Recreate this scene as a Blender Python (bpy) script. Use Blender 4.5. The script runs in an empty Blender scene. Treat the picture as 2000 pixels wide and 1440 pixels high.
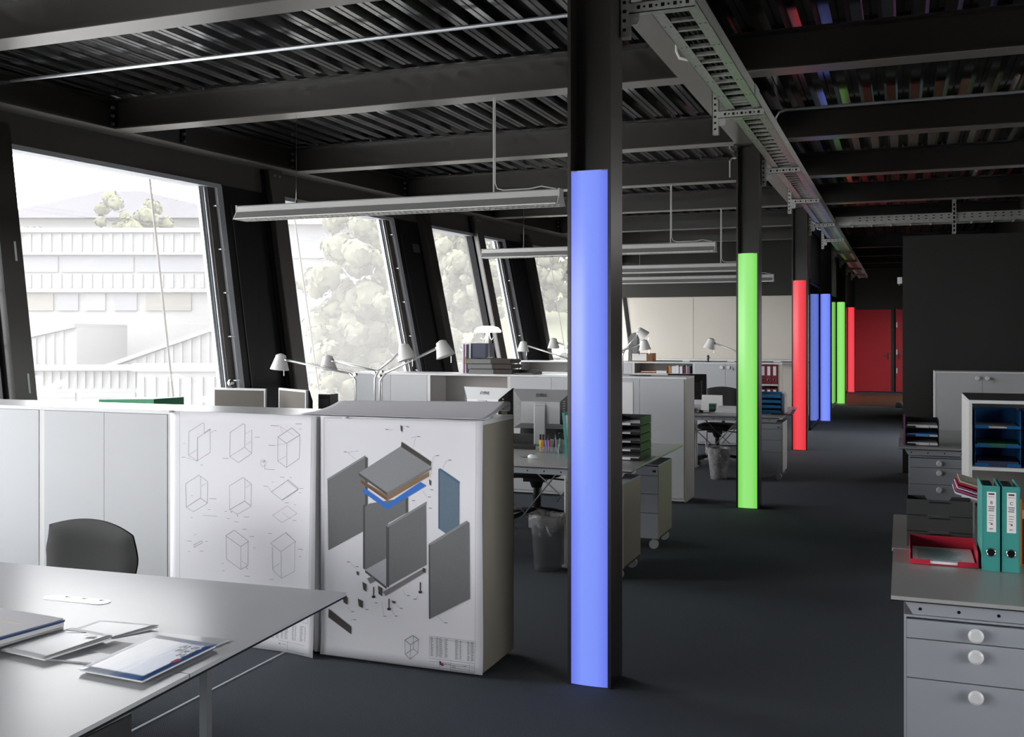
import bpy, bmesh, math, random
from mathutils import Vector, Matrix
random.seed(7)
SC = bpy.context.scene
C = SC.collection
PI = math.pi

# ---------------------------------------------------------------- camera, sky, exposure
YAW = math.radians(21.05)
cam = bpy.data.cameras.new('camera'); cam_o = bpy.data.objects.new('camera', cam); C.objects.link(cam_o)
cam_o.location = (0, 0, 1.7); cam_o.rotation_euler = (PI/2, 0, YAW)
cam.sensor_width = 36; cam.lens = 35.68; cam.shift_y = -0.0335; cam.clip_end = 400; cam.clip_start = .05
SC.camera = cam_o
SC.view_settings.view_transform = 'Standard'; SC.view_settings.look = 'None'
SC.view_settings.exposure = 0.0; SC.view_settings.gamma = 1.0; SC.view_settings.use_curve_mapping = False
SC.cycles.use_denoising = True
SC.cycles.max_bounces = 8; SC.cycles.diffuse_bounces = 4; SC.cycles.glossy_bounces = 4
SC.cycles.use_adaptive_sampling = True; SC.cycles.adaptive_threshold = .02
SC.cycles.transparent_max_bounces = 16; SC.cycles.transmission_bounces = 6
SC.cycles.caustics_reflective = False; SC.cycles.caustics_refractive = False
SC.cycles.sample_clamp_indirect = 6.0

SKY = 12.0
w = bpy.data.worlds.new('overcast_sky'); SC.world = w; w.use_nodes = True
bg = w.node_tree.nodes['Background']; bg.inputs[0].default_value = (1.0, 0.985, 0.965, 1); bg.inputs[1].default_value = SKY

def xref(Y): return -6.82 + .075*(Y-7.35)
def lean(Y):
    ks = [(-4,.13),(8.7,.133),(9.9,.145),(12.2,.205),(15.3,.205),(17,.19),(22.5,.125)]
    for (a,u),(b,v) in zip(ks,ks[1:]):
        if Y <= b: return u+(v-u)*max(0,(Y-a))/(b-a)
    return ks[-1][1]
def fac(Y, Z, off): return (xref(Y)+lean(Y)*(3.3-Z)+off, Y, Z)

def portal(name, cen, size_y, size_z, rot):
    l = bpy.data.lights.new(name, 'AREA'); l.shape = 'RECTANGLE'; l.size = size_y; l.size_y = size_z
    l.cycles.is_portal = True
    o = bpy.data.objects.new(name, l); C.objects.link(o); o.location = cen; o.rotation_euler = rot; return o
# sky-sampling portals in the window openings (they emit nothing themselves)
for k,(a,b) in enumerate([(-.65,5.1),(6.36,12.2),(13.3,22.0)]):
    ym = (a+b)/2; p = fac(ym, 1.9, -.45)
    dvec = Vector((1, -.075, -lean(ym)))
    o = portal('window_portal', p, b-a+.3, 3.2, dvec.to_track_quat('-Z','Y').to_euler())

# ---------------------------------------------------------------- materials
def srgb(*c):
    return tuple(((x/255)/12.92 if x/255 <= .04045 else ((x/255+.055)/1.055)**2.4) for x in c)
MATS = {}
def mat(name, col, rough=.5, metal=0., ior=1.5, var=.06, scale=6., bump=0., bscale=200., coat=0., emit=None, estr=1., trans=0., alpha=1., aniso=None):
    m = bpy.data.materials.new(name); m.use_nodes = True; nt = m.node_tree; n = nt.nodes; L = nt.links
    p = n['Principled BSDF']
    tc = n.new('ShaderNodeTexCoord')
    nz = n.new('ShaderNodeTexNoise'); nz.inputs['Scale'].default_value = scale; nz.inputs['Detail'].default_value = 3
    L.new(tc.outputs['Object'], nz.inputs['Vector'])
    if aniso:
        mp = n.new('ShaderNodeMapping'); mp.inputs['Scale'].default_value = aniso
        L.new(tc.outputs['Object'], mp.inputs['Vector']); L.new(mp.outputs[0], nz.inputs['Vector'])
    mx = n.new('ShaderNodeMix'); mx.data_type = 'RGBA'
    mx.inputs[6].default_value = tuple(max(0,c*(1-var)) for c in col)+(1,)
    mx.inputs[7].default_value = tuple(min(1,c*(1+var)) for c in col)+(1,)
    L.new(nz.outputs['Fac'], mx.inputs[0]); L.new(mx.outputs[2], p.inputs['Base Color'])
    p.inputs['Roughness'].default_value = rough; p.inputs['Metallic'].default_value = metal
    p.inputs['IOR'].default_value = ior
    if coat: p.inputs['Coat Weight'].default_value = coat; p.inputs['Coat Roughness'].default_value = .08
    if trans: p.inputs['Transmission Weight'].default_value = trans
    if alpha < 1: p.inputs['Alpha'].default_value = alpha
    if emit:
        p.inputs['Emission Color'].default_value = tuple(emit)+(1,); p.inputs['Emission Strength'].default_value = estr
    if bump:
        bz = n.new('ShaderNodeTexNoise'); bz.inputs['Scale'].default_value = bscale; L.new(tc.outputs['Object'], bz.inputs['Vector'])
        bp = n.new('ShaderNodeBump'); bp.inputs['Strength'].default_value = bump; bp.inputs['Distance'].default_value = .004
        L.new(bz.outputs['Fac'], bp.inputs['Height']); L.new(bp.outputs[0], p.inputs['Normal'])
    MATS[name] = m; return m
mat('steel_dark', (.020,.0155,.0128), .30, ior=1.72, var=.15, scale=3)
mat('flange_lit_tone', (.19,.175,.16), .32, ior=1.7, var=.08, scale=3)  # reflected daylight put into the colour of the beam undersides
mat('deck_dark', (.012,.012,.012), .15, ior=2.5, var=.2, scale=2)
mat('panel_black', (.003,.003,.0045), .5, ior=1.3, var=.2)
mat('frame_brown', (.058,.048,.042), .5, var=.1)
mat('rail_grey', (.42,.43,.46), .5)
mat('alu', (.62,.65,.68), .38, .6, var=.04)
mat('alu_dark', (.25,.26,.27), .4, .6)
mat('zinc', (.54,.55,.52), .42, .75, var=.3, scale=30)
mat('chrome', (.75,.75,.74), .16, 1.)
mat('white_lac', (.66,.66,.65), .45, var=.02)
mat('door_grey', (.50,.515,.53), .5, var=.03, scale=3)
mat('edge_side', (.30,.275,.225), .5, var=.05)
mat('edge_brown', (.30,.15,.09), .6)
mat('top_white', (.70,.71,.72), .3, var=.02)
mat('shelf_in', (.40,.385,.36), .6)

mat('desk_grey', (.40,.40,.39), .28, ior=1.55, var=.02)
mat('ped_grey', (.36,.385,.42), .45, var=.03)
mat('paper', (.80,.80,.84), .85, var=.02)
mat('paper_bright', (.80,.80,.80), .8, var=.02)
mat('black_edge', (.010,.010,.010), .4)
mat('black_fabric', (.012,.013,.013), .75, var=.2, scale=60, bump=.3, bscale=500)
mat('black_plastic', (.012,.012,.013), .35)
mat('grey_plastic', (.05,.05,.052), .5)
mat('lamp_grey', (.55,.55,.54), .4)
mat('lamp_shade_grey', (.24,.24,.235), .5)
mat('lamp_alu', (.72,.72,.71), .3, .5)
mat('shade_white', (.72,.72,.70), .45)
mat('beige_wall', (.60,.565,.50), .7, var=.03, scale=1.5)
mat('dark_wall', (.011,.0095,.008), .6, var=.15, scale=2)
mat('glossy_black', (.006,.006,.007), .08, ior=1.6)
mat('red_door', (.36,.008,.016), .45)
mat('silver_plastic', (.42,.42,.43), .35, .3)
mat('white_plastic', (.75,.75,.76), .35)
mat('screen_black', (.010,.010,.010), .12)
mat('screen_reflection', (.075,.064,.054), .8)  # reflection of the brown room painted into the screen colour
mat('teal', (.055,.32,.29), .4)
mat('teal_in', (.22,.24,.25), .5)
mat('red_plastic', (.50,.022,.05), .3, ior=1.5)
mat('red_binder', (.19,.008,.02), .5)
mat('pink', (.50,.07,.22), .5)
mat('blue_tray', (.010,.10,.28), .25)
mat('blue_box', (.012,.14,.32), .4)
mat('navy', (.015,.022,.06), .5)
mat('grey_box', (.20,.205,.20), .7)
mat('brown_box', (.035,.026,.020), .7)
mat('yellow', (.55,.35,.03), .5)
mat('orange', (.55,.16,.02), .5)
mat('green', (.03,.25,.12), .5)
mat('hl_yellow', (.75,.75,.05), .4)
mat('hl_orange', (.80,.12,.03), .4)
mat('hl_blue', (.10,.30,.75), .4)
mat('hl_pink', (.85,.06,.25), .4)
mat('purple', (.22,.07,.20), .5)
mat('card_brown', (.22,.10,.045), .8)
mat('beige_card', (.45,.40,.33), .7)
mat('ink', (.14,.14,.16), .8)
mat('ink_black', (.02,.02,.025), .8)
mat('ink_red', (.45,.02,.03), .8)
for nm,c in dict(g0=(.40,.41,.44),g1=(.26,.27,.28),g2=(.165,.17,.175),g3=(.19,.19,.195),g4=(.08,.08,.08),g5=(.06,.053,.05),
                 bl=(.035,.17,.60),br=(.26,.16,.09),br2=(.15,.085,.05),gl=(.13,.19,.25),gl2=(.06,.14,.24),k=(.02,.02,.02),rd=(.40,.02,.05)).items():
    mat('print_'+nm, c, .8, var=.08, scale=80)
mat('brown_floor', (.085,.040,.016), .5, var=.2, scale=4)
mat('ext_wall', (0.1220,0.1220,0.1236), .8, var=.03)
mat('ext_wall2', (0.1085,0.1085,0.1135), .8)
mat('ext_window', (0.0941,0.0959,0.1057), .4)
mat('ext_glass', (0.0896,0.0849,0.0783), .4)
mat('ext_roof', (0.0525,0.0513,0.0575), .8)
mat('ext_grass', (0.0668,0.0706,0.0477), .9, var=.15)
mat('leaf', (0.0655,0.0686,0.0437), .8, var=.25, scale=1.2)
mat('leaf_pale', (0.0790,0.0803,0.0596), .8, var=.2, scale=1.2)
mat('leaf_yellow', (0.1181,0.1082,0.0459), .8, var=.2, scale=1.2)
mat('leaf_far', (0.0783,0.0810,0.0540), .8, var=.25, scale=1.2)
mat('bark', (0.0810,0.0765,0.0675), .9)
mat('asphalt', (.42,.42,.41), .9)
mat('rubber', (.02,.02,.02), .7)
mat('caster', (.40,.40,.40), .4)
mat('lamp_on', (.9,.88,.82), .5, emit=(1,.96,.86), estr=3.0)
mat('cable_black', (.012,.012,.012), .5)

for nm in list(MATS):
    if nm.startswith(('ext_','leaf','asphalt','bark')): MATS[nm].node_tree.nodes['Principled BSDF'].inputs['Specular IOR Level'].default_value = 0
def carpet():
    m = bpy.data.materials.new('carpet'); m.use_nodes = True; nt = m.node_tree; n = nt.nodes; L = nt.links
    p = n['Principled BSDF']; p.inputs['Roughness'].default_value = .95; p.inputs['Specular IOR Level'].default_value = .15
    tc = n.new('ShaderNodeTexCoord')
    nz = n.new('ShaderNodeTexNoise'); nz.inputs['Scale'].default_value = 260; nz.inputs['Detail'].default_value = 2
    wv = n.new('ShaderNodeTexWave'); wv.inputs['Scale'].default_value = 60; wv.inputs['Distortion'].default_value = 1.5; wv.bands_direction = 'DIAGONAL'
    L.new(tc.outputs['Object'], nz.inputs['Vector']); L.new(tc.outputs['Object'], wv.inputs['Vector'])
    ad = n.new('ShaderNodeMath'); ad.operation = 'ADD'; L.new(nz.outputs['Fac'], ad.inputs[0])
    ml = n.new('ShaderNodeMath'); ml.operation = 'MULTIPLY'; ml.inputs[1].default_value = .25; L.new(wv.outputs['Fac'], ml.inputs[0]); L.new(ml.outputs[0], ad.inputs[1])
    cr = n.new('ShaderNodeValToRGB'); cr.color_ramp.elements[0].position = .35; cr.color_ramp.elements[1].position = .85
    cr.color_ramp.elements[0].color = (.046,.054,.064,1); cr.color_ramp.elements[1].color = (.128,.142,.162,1)
    L.new(ad.outputs[0], cr.inputs[0]); L.new(cr.outputs[0], p.inputs['Base Color'])
    bp = n.new('ShaderNodeBump'); bp.inputs['Strength'].default_value = .5; bp.inputs['Distance'].default_value = .004
    L.new(ad.outputs[0], bp.inputs['Height']); L.new(bp.outputs[0], p.inputs['Normal']); MATS['carpet'] = m
carpet()
def satin(name, col, rough, fac):
    # satin laminate: diffuse body with a weak, even sheen
    m = bpy.data.materials.new(name); m.use_nodes = True; nt = m.node_tree; n = nt.nodes; L = nt.links
    for x in list(n):
        if x.type != 'OUTPUT_MATERIAL': n.remove(x)
    out = [x for x in n if x.type == 'OUTPUT_MATERIAL'][0]
    df = n.new('ShaderNodeBsdfDiffuse'); gl = n.new('ShaderNodeBsdfGlossy'); gl.inputs['Roughness'].default_value = rough
    tc = n.new('ShaderNodeTexCoord'); nz = n.new('ShaderNodeTexNoise'); nz.inputs['Scale'].default_value = 5; L.new(tc.outputs['Object'], nz.inputs['Vector'])
    mx = n.new('ShaderNodeMix'); mx.data_type = 'RGBA'; mx.inputs[6].default_value = tuple(c*.97 for c in col)+(1,); mx.inputs[7].default_value = tuple(c*1.03 for c in col)+(1,)
    L.new(nz.outputs['Fac'], mx.inputs[0]); L.new(mx.outputs[2], df.inputs[0])
    ms = n.new('ShaderNodeMixShader'); ms.inputs[0].default_value = fac; L.new(df.outputs[0], ms.inputs[1]); L.new(gl.outputs[0], ms.inputs[2]); L.new(ms.outputs[0], out.inputs[0]); MATS[name] = m
satin('table_grey', (.52,.535,.55), .27, .18)
def pane_mat(name, haze, tint=(.97,.98,1.0)):
    m = bpy.data.materials.new(name); m.use_nodes = True; nt = m.node_tree; n = nt.nodes; L = nt.links
    for x in list(n):
        if x.type != 'OUTPUT_MATERIAL': n.remove(x)
    out = [x for x in n if x.type == 'OUTPUT_MATERIAL'][0]
    tr = n.new('ShaderNodeBsdfTransparent'); tr.inputs[0].default_value = tint+(1,)
    tl = n.new('ShaderNodeBsdfTranslucent'); tl.inputs[0].default_value = (.80,.79,.78,1)
    tc = n.new('ShaderNodeTexCoord'); nz = n.new('ShaderNodeTexNoise'); nz.inputs['Scale'].default_value = 1.5
    L.new(tc.outputs['Object'], nz.inputs['Vector'])
    mr = n.new('ShaderNodeMapRange'); mr.inputs[3].default_value = haze*.94; mr.inputs[4].default_value = haze*1.06; L.new(nz.outputs['Fac'], mr.inputs[0])
    mx = n.new('ShaderNodeMixShader'); L.new(mr.outputs[0], mx.inputs[0]); L.new(tr.outputs[0], mx.inputs[1]); L.new(tl.outputs[0], mx.inputs[2])
    gl = n.new('ShaderNodeBsdfGlossy'); gl.inputs['Roughness'].default_value = .02
    m2 = n.new('ShaderNodeMixShader'); m2.inputs[0].default_value = .02; L.new(mx.outputs[0], m2.inputs[1]); L.new(gl.outputs[0], m2.inputs[2])
    L.new(m2.outputs[0], out.inputs[0]); MATS[name] = m
pane_mat('pane_clear', .055); pane_mat('pane_screen', .085)
def clear_mat(name, tint, amt=.12):
    m = bpy.data.materials.new(name); m.use_nodes = True; nt = m.node_tree; n = nt.nodes; L = nt.links
    for x in list(n):
        if x.type != 'OUTPUT_MATERIAL': n.remove(x)
    out = [x for x in n if x.type == 'OUTPUT_MATERIAL'][0]
    tr = n.new('ShaderNodeBsdfTransparent'); tr.inputs[0].default_value = tint+(1,)
    df = n.new('ShaderNodeBsdfPrincipled'); df.inputs['Base Color'].default_value = (.6,.6,.6,1); df.inputs['Roughness'].default_value = .12
    tc = n.new('ShaderNodeTexCoord'); nz = n.new('ShaderNodeTexNoise'); nz.inputs['Scale'].default_value = 14; L.new(tc.outputs['Object'], nz.inputs['Vector'])
    mr = n.new('ShaderNodeMapRange'); mr.inputs[3].default_value = amt*.3; mr.inputs[4].default_value = amt*1.7; L.new(nz.outputs['Fac'], mr.inputs[0])
    mx = n.new('ShaderNodeMixShader'); L.new(mr.outputs[0], mx.inputs[0]); L.new(tr.outputs[0], mx.inputs[1]); L.new(df.outputs[0], mx.inputs[2])
    L.new(mx.outputs[0], out.inputs[0]); MATS[name] = m
clear_mat('clear_plastic', (.93,.94,.95), .22); clear_mat('bin_plastic', (.74,.75,.76), .10); clear_mat('liner', (.9,.9,.9), .35)
def panel_light(name, mid, edge):
    # back-lit acrylic: a little brighter where the tubes sit, fading towards the rims
    m = bpy.data.materials.new(name); m.use_nodes = True; nt = m.node_tree; n = nt.nodes; L = nt.links
    p = n['Principled BSDF']; p.inputs['Base Color'].default_value = (.05,.05,.05,1); p.inputs['Roughness'].default_value = .22
    tc = n.new('ShaderNodeTexCoord'); sp = n.new('ShaderNodeSeparateXYZ'); L.new(tc.outputs['Generated'], sp.inputs[0])
    cr = n.new('ShaderNodeValToRGB'); e = cr.color_ramp.elements
    e[0].position = 0; e[0].color = tuple(edge)+(1,); e[1].position = 1; e[1].color = tuple(edge)+(1,)
    for pos,f in ((.3,1.),(.5,.93),(.72,.80)):
        k = cr.color_ramp.elements.new(pos); k.color = tuple(a*f+b*(1-f) for a,b in zip(mid,edge))+(1,)
    L.new(sp.outputs[0], cr.inputs[0]); L.new(cr.outputs[0], p.inputs['Emission Color']); p.inputs['Emission Strength'].default_value = 1.0
    MATS[name] = m
panel_light('glow_blue', (.20,.295,.95), (.13,.175,.82)); panel_light('glow_green', (.30,.80,.20), (.17,.66,.07)); panel_light('glow_red', (.88,.055,.075), (.75,.02,.035))

# ---------------------------------------------------------------- geometry helpers
def wloc(o):
    v = Vector((0,0,0))
    while o is not None: v += o.location; o = o.parent
    return v
class B:
    def __init__(s): s.v = []; s.f = []
    def add(s, vs, fs):
        n = len(s.v); s.v += [tuple(x) for x in vs]; s.f += [tuple(n+i for i in f) for f in fs]; return s
    def hexa(s, p): return s.add(p, [(0,3,2,1),(4,5,6,7),(0,1,5,4),(1,2,6,5),(2,3,7,6),(3,0,4,7)])
    def box(s, x0,x1,y0,y1,z0,z1):
        return s.hexa([(x0,y0,z0),(x1,y0,z0),(x1,y1,z0),(x0,y1,z0),(x0,y0,z1),(x1,y0,z1),(x1,y1,z1),(x0,y1,z1)])
    def fbox(s, y0,y1,z0,z1,o0,o1):
        return s.hexa([fac(y0,z0,o0),fac(y0,z0,o1),fac(y1,z0,o1),fac(y1,z0,o0),fac(y0,z1,o0),fac(y0,z1,o1),fac(y1,z1,o1),fac(y1,z1,o0)])
    def ring(s, c, ax, r, n):
        ax = Vector(ax).normalized(); a = ax.orthogonal().normalized(); b = ax.cross(a)
        return [Vector(c)+a*(r*math.cos(2*PI*i/n))+b*(r*math.sin(2*PI*i/n)) for i in range(n)]
    def cyl(s, p0, p1, r0, r1=None, n=12, caps=True):
        r1 = r0 if r1 is None else r1; d = Vector(p1)-Vector(p0)
        vs = s.ring(p0,d,r0,n)+s.ring(p1,d,r1,n); fs = [(i,(i+1)%n,n+(i+1)%n,n+i) for i in range(n)]
        if caps: fs += [tuple(range(n-1,-1,-1)), tuple(range(n,2*n))]
        return s.add(vs, fs)
    def tube(s, pts, r, n=8):
        P = [Vector(p) for p in pts]; vs = []; prev = None
        for i,p in enumerate(P):
            d = (P[min(i+1,len(P)-1)]-P[max(i-1,0)]).normalized()
            a = d.orthogonal().normalized() if prev is None else (prev-d*prev.dot(d)).normalized()
            prev = a; b = d.cross(a)
            vs += [p+a*(r*math.cos(2*PI*k/n))+b*(r*math.sin(2*PI*k/n)) for k in range(n)]
        fs = [(i*n+k,i*n+(k+1)%n,(i+1)*n+(k+1)%n,(i+1)*n+k) for i in range(len(P)-1) for k in range(n)]
        fs += [tuple(range(n-1,-1,-1)), tuple(range((len(P)-1)*n,len(P)*n))]
        return s.add(vs, fs)
    def prism(s, poly, axis, a, b):
        n = len(poly)
        def q(p,t): return {'x':(t,p[0],p[1]),'y':(p[0],t,p[1]),'z':(p[0],p[1],t)}[axis]
        vs = [q(p,a) for p in poly]+[q(p,b) for p in poly]
        fs = [tuple(range(n-1,-1,-1)), tuple(range(n,2*n))]+[(i,(i+1)%n,n+(i+1)%n,n+i) for i in range(n)]
        return s.add(vs, fs)
    def lathe(s, prof, c=(0,0,0), n=20, ax=(0,0,1), caps=True):
        ax = Vector(ax).normalized(); vs = []; c = Vector(c)
        for r,z in prof: vs += s.ring(c+ax*z, ax, max(r,1e-4), n)
        m = len(prof); fs = [(j*n+i,j*n+(i+1)%n,(j+1)*n+(i+1)%n,(j+1)*n+i) for j in range(m-1) for i in range(n)]
        if caps: fs += [tuple(range(n-1,-1,-1)), tuple(range((m-1)*n,m*n))]
        return s.add(vs, fs)
    def poly(s, pts): return s.add(pts, [tuple(range(len(pts)))])
    def grid(s, fn, nu, nv, thick=None):
        vs = [fn(i/nu,j/nv) for j in range(nv+1) for i in range(nu+1)]
        fs = [(j*(nu+1)+i,j*(nu+1)+i+1,(j+1)*(nu+1)+i+1,(j+1)*(nu+1)+i) for j in range(nv) for i in range(nu)]
        if thick:
            n = len(vs); t = Vector(thick); vs2 = [tuple(Vector(v)+t) for v in vs]
            fs2 = [tuple(n+k for k in reversed(f)) for f in fs]
            edge = [(i,i+1) for i in range(nu)]+[(nv*(nu+1)+i+1,nv*(nu+1)+i) for i in range(nu)]
            edge += [((j+1)*(nu+1),j*(nu+1)) for j in range(nv)]+[(j*(nu+1)+nu,(j+1)*(nu+1)+nu) for j in range(nv)]
            fs = fs+fs2+[(b,a,a+n,b+n) for a,b in edge]; vs = vs+vs2
        return s.add(vs, fs)
    def rot(s, M, c=(0,0,0)):
        c = Vector(c); s.v = [tuple(M @ (Vector(v)-c)+c) for v in s.v]; return s
    def move(s, d): d = Vector(d); s.v = [tuple(Vector(v)+d) for v in s.v]; return s
    def build(s, name, m, parent=None, smooth=False, local=False, bevel=0):
        me = bpy.data.meshes.new(name); vs = s.v
        if parent is not None and not local:
            o0 = wloc(parent); vs = [tuple(Vector(v)-o0) for v in vs]
        me.from_pydata(vs, [], s.f)
        bm = bmesh.new(); bm.from_mesh(me); bmesh.ops.recalc_face_normals(bm, faces=bm.faces); bm.to_mesh(me); bm.free()
        if smooth: me.polygons.foreach_set('use_smooth', [True]*len(me.polygons))
        me.materials.append(MATS[m]); o = bpy.data.objects.new(name, me); C.objects.link(o)
        if parent is not None: o.parent = parent
        if smooth == 'auto':
            try:
                bm = bmesh.new(); bm.from_mesh(me)
                for e in bm.edges:
                    if len(e.link_faces) == 2 and e.calc_face_angle(0) > .6: e.smooth = False
                bm.to_mesh(me); bm.free()
            except Exception: pass
        if bevel:
            bv = o.modifiers.new('bevel','BEVEL'); bv.width = bevel; bv.segments = 2; bv.limit_method = 'ANGLE'
        return o
def tag(o, label=None, cat=None, group=None, kind=None):
    if label: o['label'] = label
    if cat: o['category'] = cat
    if group: o['group'] = group
    if kind: o['kind'] = kind
    return o
def thing(name, label, cat, loc=(0,0,0), rotz=0, group=None):
    o = bpy.data.objects.new(name, None); C.objects.link(o); o.empty_display_size = .05
    o.location = loc; o.rotation_euler = (0,0,rotz); return tag(o, label, cat, group)
def struct(name, loc=(0,0,0), label=None):
    o = bpy.data.objects.new(name, None); C.objects.link(o); o.location = loc; return tag(o, label, kind='structure')
def dup(src, parent=None, loc=None, rotz=None, label=None):
    o = src.copy(); C.objects.link(o)
    if parent is not None: o.parent = parent
    if loc is not None: o.location = loc
    if rotz is not None: o.rotation_euler = (0,0,rotz)
    if label: o['label'] = label
    for ch in list(src.children): dup(ch, o)
    return o
def rep(src, locs):           # further copies of a part under the same thing
    for l in locs:
        o = src.copy(); C.objects.link(o); o.parent = src.parent; o.location = l
def text(body, size, m, parent, loc, rot, name='lettering', extrude=.0005, align='CENTER'):
    cu = bpy.data.curves.new(name,'FONT'); cu.body = body; cu.size = size; cu.extrude = extrude; cu.align_x = align; cu.align_y = 'CENTER'
    t = bpy.data.objects.new(name, cu); C.objects.link(t)
    dg = bpy.context.evaluated_depsgraph_get(); me = bpy.data.meshes.new_from_object(t.evaluated_get(dg))
    bpy.data.objects.remove(t); me.materials.clear(); me.materials.append(MATS[m])
    o = bpy.data.objects.new(name, me); C.objects.link(o); o.parent = parent; o.location = loc; o.rotation_euler = rot; return o
FILL2=[('g2',[(-2821,939),(-2596,1070),(-2581,1060),(-2581,695),(-2608,678),(-2815,564)]),('g4',[(-2596,1067),(-2581,1060),(-2581,695),(-2596,686)]),('g1',[(-2824,939),(-2596,1073),(-2590,1065),(-2815,934)]),('g2',[(-2599,803),(-2572,825),(-2348,870),(-2348,795),(-2462,730),(-2462,407),(-2599,485)]),('g4',[(-2362,859),(-2348,870),(-2348,795),(-2362,786)]),('g4',[(-2608,813),(-2596,819),(-2596,480),(-2608,487)]),('g0',[(-2596,480),(-2473,550),(-2473,406)]),('g4',[(-2596,480),(-2471,404),(-2471,391),(-2596,467)]),('g2',[(-2465,714),(-2247,847),(-2244,535),(-2462,407)]),('g4',[(-2473,716),(-2456,725),(-2456,402),(-2473,403)]),('g1',[(-2471,719),(-2244,855),(-2244,842),(-2465,709)]),('bl',[(-2617,886),(-2593,901),(-2468,829),(-2278,952),(-2244,935),(-2468,800)]),('br',[(-2620,947),(-2468,874),(-2230,1006),(-2230,983),(-2468,845),(-2620,929)]),('br2',[(-2620,947),(-2468,860),(-2468,845),(-2620,929)]),('g1',[(-2632,981),(-2388,1129),(-2221,1035),(-2468,879)]),('g4',[(-2632,981),(-2468,887),(-2468,874),(-2632,965)]),('g3',[(-2468,887),(-2218,1032),(-2218,1017),(-2468,871)]),('g5',[(-2385,1152),(-2218,1058),(-2221,1035),(-2388,1126)]),('gl',[(-2173,1024),(-2063,960),(-2063,739),(-2136,700),(-2173,721)]),('gl2',[(-2173,1027),(-2164,1024),(-2060,963),(-2063,955),(-2170,1016)]),('gl2',[(-2178,1024),(-2170,1019),(-2170,721),(-2178,723)]),('g2',[(-2230,639),(-2021,772),(-2007,763),(-2005,387),(-2227,263)]),('g1',[(-2232,642),(-2021,774),(-2013,767),(-2224,632)]),('g4',[(-2232,639),(-2224,635),(-2221,264),(-2230,265)]),('g3',[(-2491,376),(-2255,519),(-2247,499),(-2476,356)]),('g3',[(-2584,436),(-2554,452),(-2533,430),(-2566,411)]),('g5',[(-2264,520),(-2247,514),(-2250,493),(-2267,500)]),('g5',[(-2812,258),(-2677,178),(-2677,138),(-2815,214)]),('g5',[(-2729,338),(-2718,334),(-2698,328),(-2700,290),(-2723,300)]),('g5',[(-2638,328),(-2627,324),(-2608,318),(-2609,280),(-2632,290)]),('g5',[(-2611,418),(-2602,413),(-2587,407),(-2588,367),(-2606,378)]),('g5',[(-2521,407),(-2512,402),(-2494,395),(-2496,352),(-2516,364)]),('g5',[(-2647,470),(-2642,468),(-2632,466),(-2633,448),(-2644,453)]),('g5',[(-2441,336),(-2433,335),(-2418,334),(-2419,322),(-2436,324)]),('g5',[(-2391,1238),(-2387,1234),(-2380,1229),(-2380,1199),(-2389,1209)]),('g5',[(-2230,970),(-2226,966),(-2218,961),(-2219,934),(-2227,943)]),('k',[(-2548,397),(-2542,397),(-2542,352),(-2548,352)]),('k',[(-2557,346),(-2551,352),(-2539,353),(-2533,348),(-2539,340),(-2551,338)]),('k',[(-2459,344),(-2453,345),(-2453,298),(-2459,297)]),('k',[(-2468,291),(-2462,297),(-2450,298),(-2444,293),(-2450,285),(-2462,284)]),('k',[(-2281,444),(-2275,444),(-2275,400),(-2281,400)]),('k',[(-2290,394),(-2284,400),(-2272,401),(-2267,396),(-2272,388),(-2284,387)]),('k',[(-2170,58),(-2161,59),(-2159,41),(-2167,40)]),('k',[(-2156,49),(-2147,50),(-2147,38),(-2156,37)]),('rd',[(-2161,46),(-2156,55),(-2150,40),(-2159,36)])]
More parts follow.
